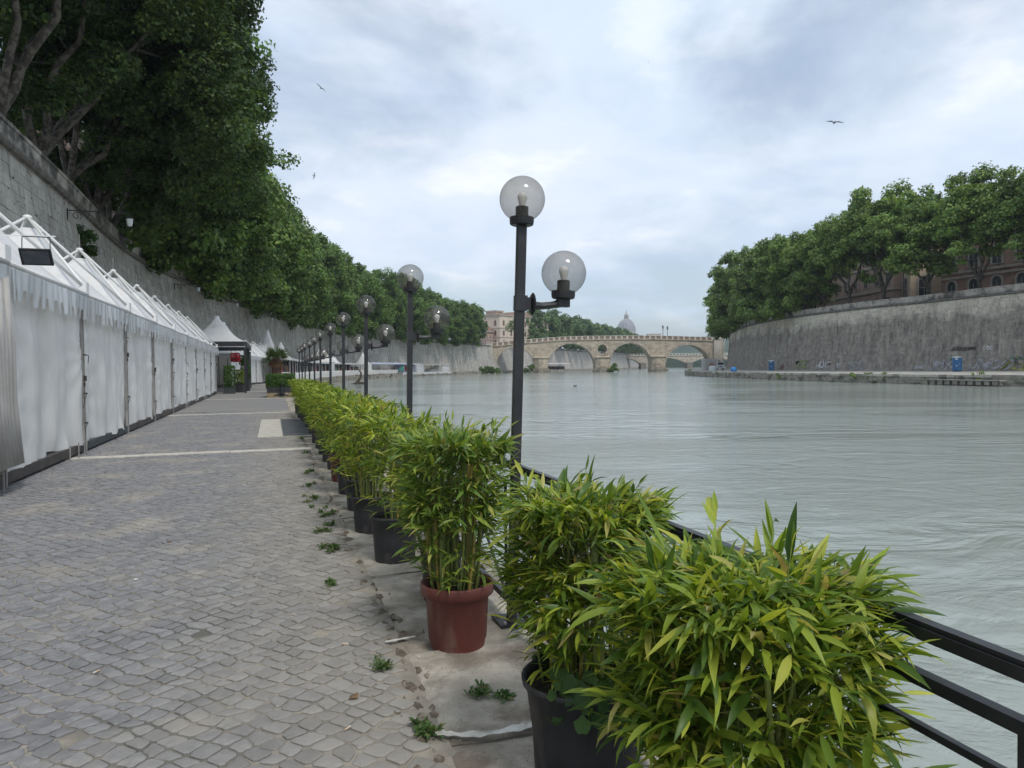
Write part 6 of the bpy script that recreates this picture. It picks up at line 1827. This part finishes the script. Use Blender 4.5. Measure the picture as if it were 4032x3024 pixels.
for k, (s_, t_, R_, where) in enumerate(spots):
    R_ *= .8
    b = MB(); el_ = WG.uniform(.35, .7)
    nr = int(3 + R_ * 28)
    for r_ in range(nr):        # several small ragged plants strung along the crack
        px, py = WG.gauss(0, R_ * .75), WG.gauss(0, R_ * .32)
        rs_ = WG.uniform(.3, 1.0)
        for i in range(int(10 + 26 * rs_)):
            a = WG.uniform(0, 6.28); el = WG.uniform(.1, 1.25)
            c = Vector((px + WG.gauss(0, .012), py + WG.gauss(0, .012), .002)); L_ = WG.uniform(.02, .075) * rs_ + .012
            d = Vector((math.cos(a) * math.cos(el), math.sin(a) * math.cos(el), math.sin(el))); sd = Vector((-math.sin(a), math.cos(a), 0)) * L_ * WG.uniform(.06, .20)
            m_ = c + d * L_ * .55 + Vector((0, 0, .004)); e = c + d * L_ - Vector((0, 0, L_ * .25)); e.z = max(e.z, .004)
            b.quad(c, m_ - sd, e, m_ + sd)
    if R_ > .15:
        for i in range(3): b.tube([(WG.gauss(0, .05), WG.gauss(0, .05), 0), (WG.gauss(0, .08), WG.gauss(0, .08), .10)], .0015, 3)
    o = thing('weed_clump', 'green weed clump ' + where, 'weeds', W(s_, t_, .004), RZ + WG.uniform(-.4, .4), 'weed clumps along the kerb', b.mesh('weed_clump', M['weed']))
# soil, grit and moss gathered in the crack between cobbles and kerb
M['soilp'] = mat('crack_soil', (.17, .135, .095), (.10, .08, .06), 18, .95, bump=1.0, bscale=60, coord='World', dist=.01, c3=(.27, .24, .19), s3=9)
rg = random.Random(77); b = MB()
for k in range(260):
    t_ = 2.1 + (rg.random() ** 1.6) * 24; s_ = .64 + rg.gauss(0, .055) + .05 * math.sin(t_ * 1.7); R_ = rg.uniform(.008, .04)
    n = 9; a0 = rg.uniform(0, 6.28); zc = -.001 + rg.random() * .003
    if 18 < t_ < 25.4: continue
    ring = [W(s_ + math.cos(a0 + 6.283 * i / n) * R_ * rg.uniform(.5, 1.1), t_ + math.sin(a0 + 6.283 * i / n) * R_ * rg.uniform(.8, 2.4), -.006) for i in range(n)]
    q = len(b.v); b.v += ring + [W(s_, t_, zc + (.014 if s_ > .66 else .005))]
    for i in range(n): b._f((q + i, q + (i + 1) % n, q + n))
struct('crack_soil', b.mesh('crack_soil', M['soilp'], True), 'stuff')
b = MB()
for k in range(2600):
    t_ = 2.0 + (rg.random() ** 1.7) * 16; s_ = .70 + abs(rg.gauss(0, .30)) * (1 if rg.random() < .75 else -.8); s_ = min(s_, 1.7); r_ = rg.uniform(.0012, .0048) * (1.6 if rg.random() < .06 else 1)
    c = Vector(W(s_, t_, .010 if s_ > .66 else .004)); q = len(b.v)
    for d in ((1, 0, 0), (0, 1, 0), (-1, 0, 0), (0, -1, 0), (0, 0, .9)): b.v.append(tuple(c + Vector((d[0] * r_ * rg.uniform(.6, 1.3), d[1] * r_ * rg.uniform(.6, 1.3), d[2] * r_))))
    for i in range(4): b._f((q + i, q + (i + 1) % 4, q + 4))
struct('grit', b.mesh('grit', mat('grit', (.40, .36, .30), (.16, .13, .10), 60, .95, island=.4, coord='World')), 'stuff')
for k, (s_, t_, w) in enumerate(((.36, 4.35, 'near the red pot'), (.28, 3.3, 'below the red pot'), (.55, 5.6, 'left of the fourth pot'), (.86, 3.05, 'beside the white paint arc'), (-.9, 4.4, 'out on the cobbles'), (.1, 5.0, 'on the cobbles left of the red pot'))):
    b = MB(); b.tube([(0, 0, .006), (.012, 0, .006), (.0121, 0, .006), (.038, 0, .006)], .0042, 7)
    thing('cigarette_butt', 'cigarette butt lying ' + w, 'cigarette butt', W(s_, t_, .004), k * 1.1, 'cigarette butts', b.mesh('cigarette_butt', M['butt']))
for k, (s_, t_, w) in enumerate(((-2.2, 11.2, 'near the tents'), (.33, 3.6, 'on the joint by the red pot'), (-1.6, 16.0, 'beyond the pale strip'), (-.9, 7.5, 'mid cobbles'), (-2.5, 13.1, 'just before the pale strip'))):
    b = MB(); b.quad((0, 0, .008), (.03, -.025, .004), (.065, .005, .014), (.028, .028, .004))
    thing('dry_leaf', 'single brown dry leaf ' + w, 'leaf', W(s_, t_, .006), k, 'dry leaves on the paving', b.mesh('dry_leaf', M['dryl']))
for k, (s_, t_, w) in enumerate(((-1.3, 8.4, 'left of centre'), (-1.0, 6.2, 'nearest on the cobbles'), (-2.0, 9.6, 'toward the tents'), (-.4, 10.8, 'mid way to the strip'), (-1.7, 5.2, 'on the near left cobbles'), (-.2, 13.0, 'close to the pale strip'))):
    b = MB(); b.ngon([(0, 0, .012), (.03, -.008, .010), (.038, .016, .014), (.012, .024, .010)])
    thing('paper_scrap', 'tiny white paper scrap ' + w, 'litter', W(s_, t_, .005), k * 2, 'white paper scraps', b.mesh('paper_scrap', M['bulb']))
# worn paint marks on the kerb: a ragged arc and two dabs
def ragged(pts, w, seed):
    g = random.Random(seed); b = MB(); L = []
    n = len(pts)
    for i, (s_, t_) in enumerate(pts):
        a = Vector(pts[max(i - 1, 0)]); c = Vector(pts[min(i + 1, n - 1)]); d = (c - a).normalized(); nn = Vector((-d.y, d.x)); ww = w * g.uniform(.45, 1.2)
        L.append((Vector((s_, t_)) + nn * ww * g.uniform(.6, 1.2), Vector((s_, t_)) - nn * ww * g.uniform(.6, 1.2)))
    for (a, c), (d, e) in zip(L[:-1], L[1:]): b.quad(W(a.x, a.y, 0), W(c.x, c.y, 0), W(e.x, e.y, 0), W(d.x, d.y, 0))
    return b
pa = thing('paint_mark', 'ragged arc of worn white paint on the kerb stone', 'paint mark', (0, 0, .017), me=ragged([(.62 + .30 * (1 - math.cos(a)) * 1.0, 3.22 - .17 * math.sin(a)) for a in np.linspace(.2, 2.6, 26)], .028, 3).mesh('paint_mark', M['wpaint']))
pa = thing('paint_mark', 'short dab of worn white paint near the bottom edge of the kerb', 'paint mark', (0, 0, .017), me=ragged([(.78 + .03 * i, 2.62 - .006 * i) for i in range(9)], .014, 5).mesh('paint_mark', M['wpaint']))
pa = thing('paint_mark', 'thin dash of white paint left of the terracotta red pot', 'paint mark', (0, 0, .017), me=ragged([(.60 + .03 * i, 4.28 + .004 * i) for i in range(7)], .016, 9).mesh('paint_mark', M['wpaint']))

# ================================================================== gulls
M['gull'] = mat('gull_feathers', (.22, .22, .23), (.12, .12, .125), 6, .7)
def gull(label, loc, rz, roll, s):
    r = thing('seagull', label, 'bird', loc, rz, 'seagulls in the sky'); r.rotation_euler = (roll, .1, rz); r.scale = (s, s, s)
    b = MB(); b.tube([(-.3, 0, 0), (-.15, 0, 0), (.08, 0, .01), (.2, 0, .02), (.28, 0, .02), (.35, 0, .01)], [.02, .06, .07, .045, .045, .008], 8); b.quad((-.22, -.03, 0), (-.22, .03, 0), (-.42, .07, .0), (-.42, -.07, 0)); part('bird_body', b, M['gull'], r, True)
    for sg_ in (-1, 1):
        b = MB(); P = [(0, .05, .10, .03), (.0, .30, .13, .13), (-.05, .58, .08, .08), (-.16, .80, .02, .0)]
        for (x0, y0, w0, z0), (x1, y1, w1, z1) in zip(P[:-1], P[1:]):
            b.hexa([(x0 - w0, sg_ * y0, z0 - .008), (x0 + w0, sg_ * y0, z0 - .008), (x1 + w1, sg_ * y1, z1 - .004), (x1 - w1, sg_ * y1, z1 - .004), (x0 - w0, sg_ * y0, z0 + .008), (x0 + w0, sg_ * y0, z0 + .008), (x1 + w1, sg_ * y1, z1 + .004), (x1 - w1, sg_ * y1, z1 + .004)])
        part('wing', b, M['gull'], r)
def sky(px, py, d): return ((px - 2016) / 2912 * d, d, 1.6 + (1445.6 - .011 * (px - 2016) - py) / 2912 * d)
gull('largest seagull gliding above the right bank trees', sky(3287, 491, 70), 1.4, .15, 1.0)
gull('seagull turning high at the left beside the big trees', sky(1282, 356, 95), 1.9, .7, .9)
gull('small seagull banking steeply left of the lamp globe', sky(1251, 697, 130), .3, 1.3, .9)
gull('tiny distant seagull high in the middle of the sky', sky(2562, 256, 180), .8, .9, .8)
# ================================================================== thin summer haze over the river
hm = bpy.data.materials.new('haze'); hm.use_nodes = True
ht = hm.node_tree; ht.nodes.remove(ht.nodes['Principled BSDF'])
pv = ht.nodes.new('ShaderNodeVolumePrincipled'); pv.inputs['Color'].default_value = (.80, .88, 1.0, 1); pv.inputs['Density'].default_value = .00018
pv.inputs['Anisotropy'].default_value = .2
ht.links.new(pv.outputs[0], ht.nodes['Material Output'].inputs['Volume'])
b = MB(); b.box((100, 2550, 78), (7000, 6200, 166)); hz = struct('haze', b.mesh('haze', hm), 'stuff')
hz['label'] = 'thin pale summer haze over the river and the far banks'; hz['category'] = 'haze'
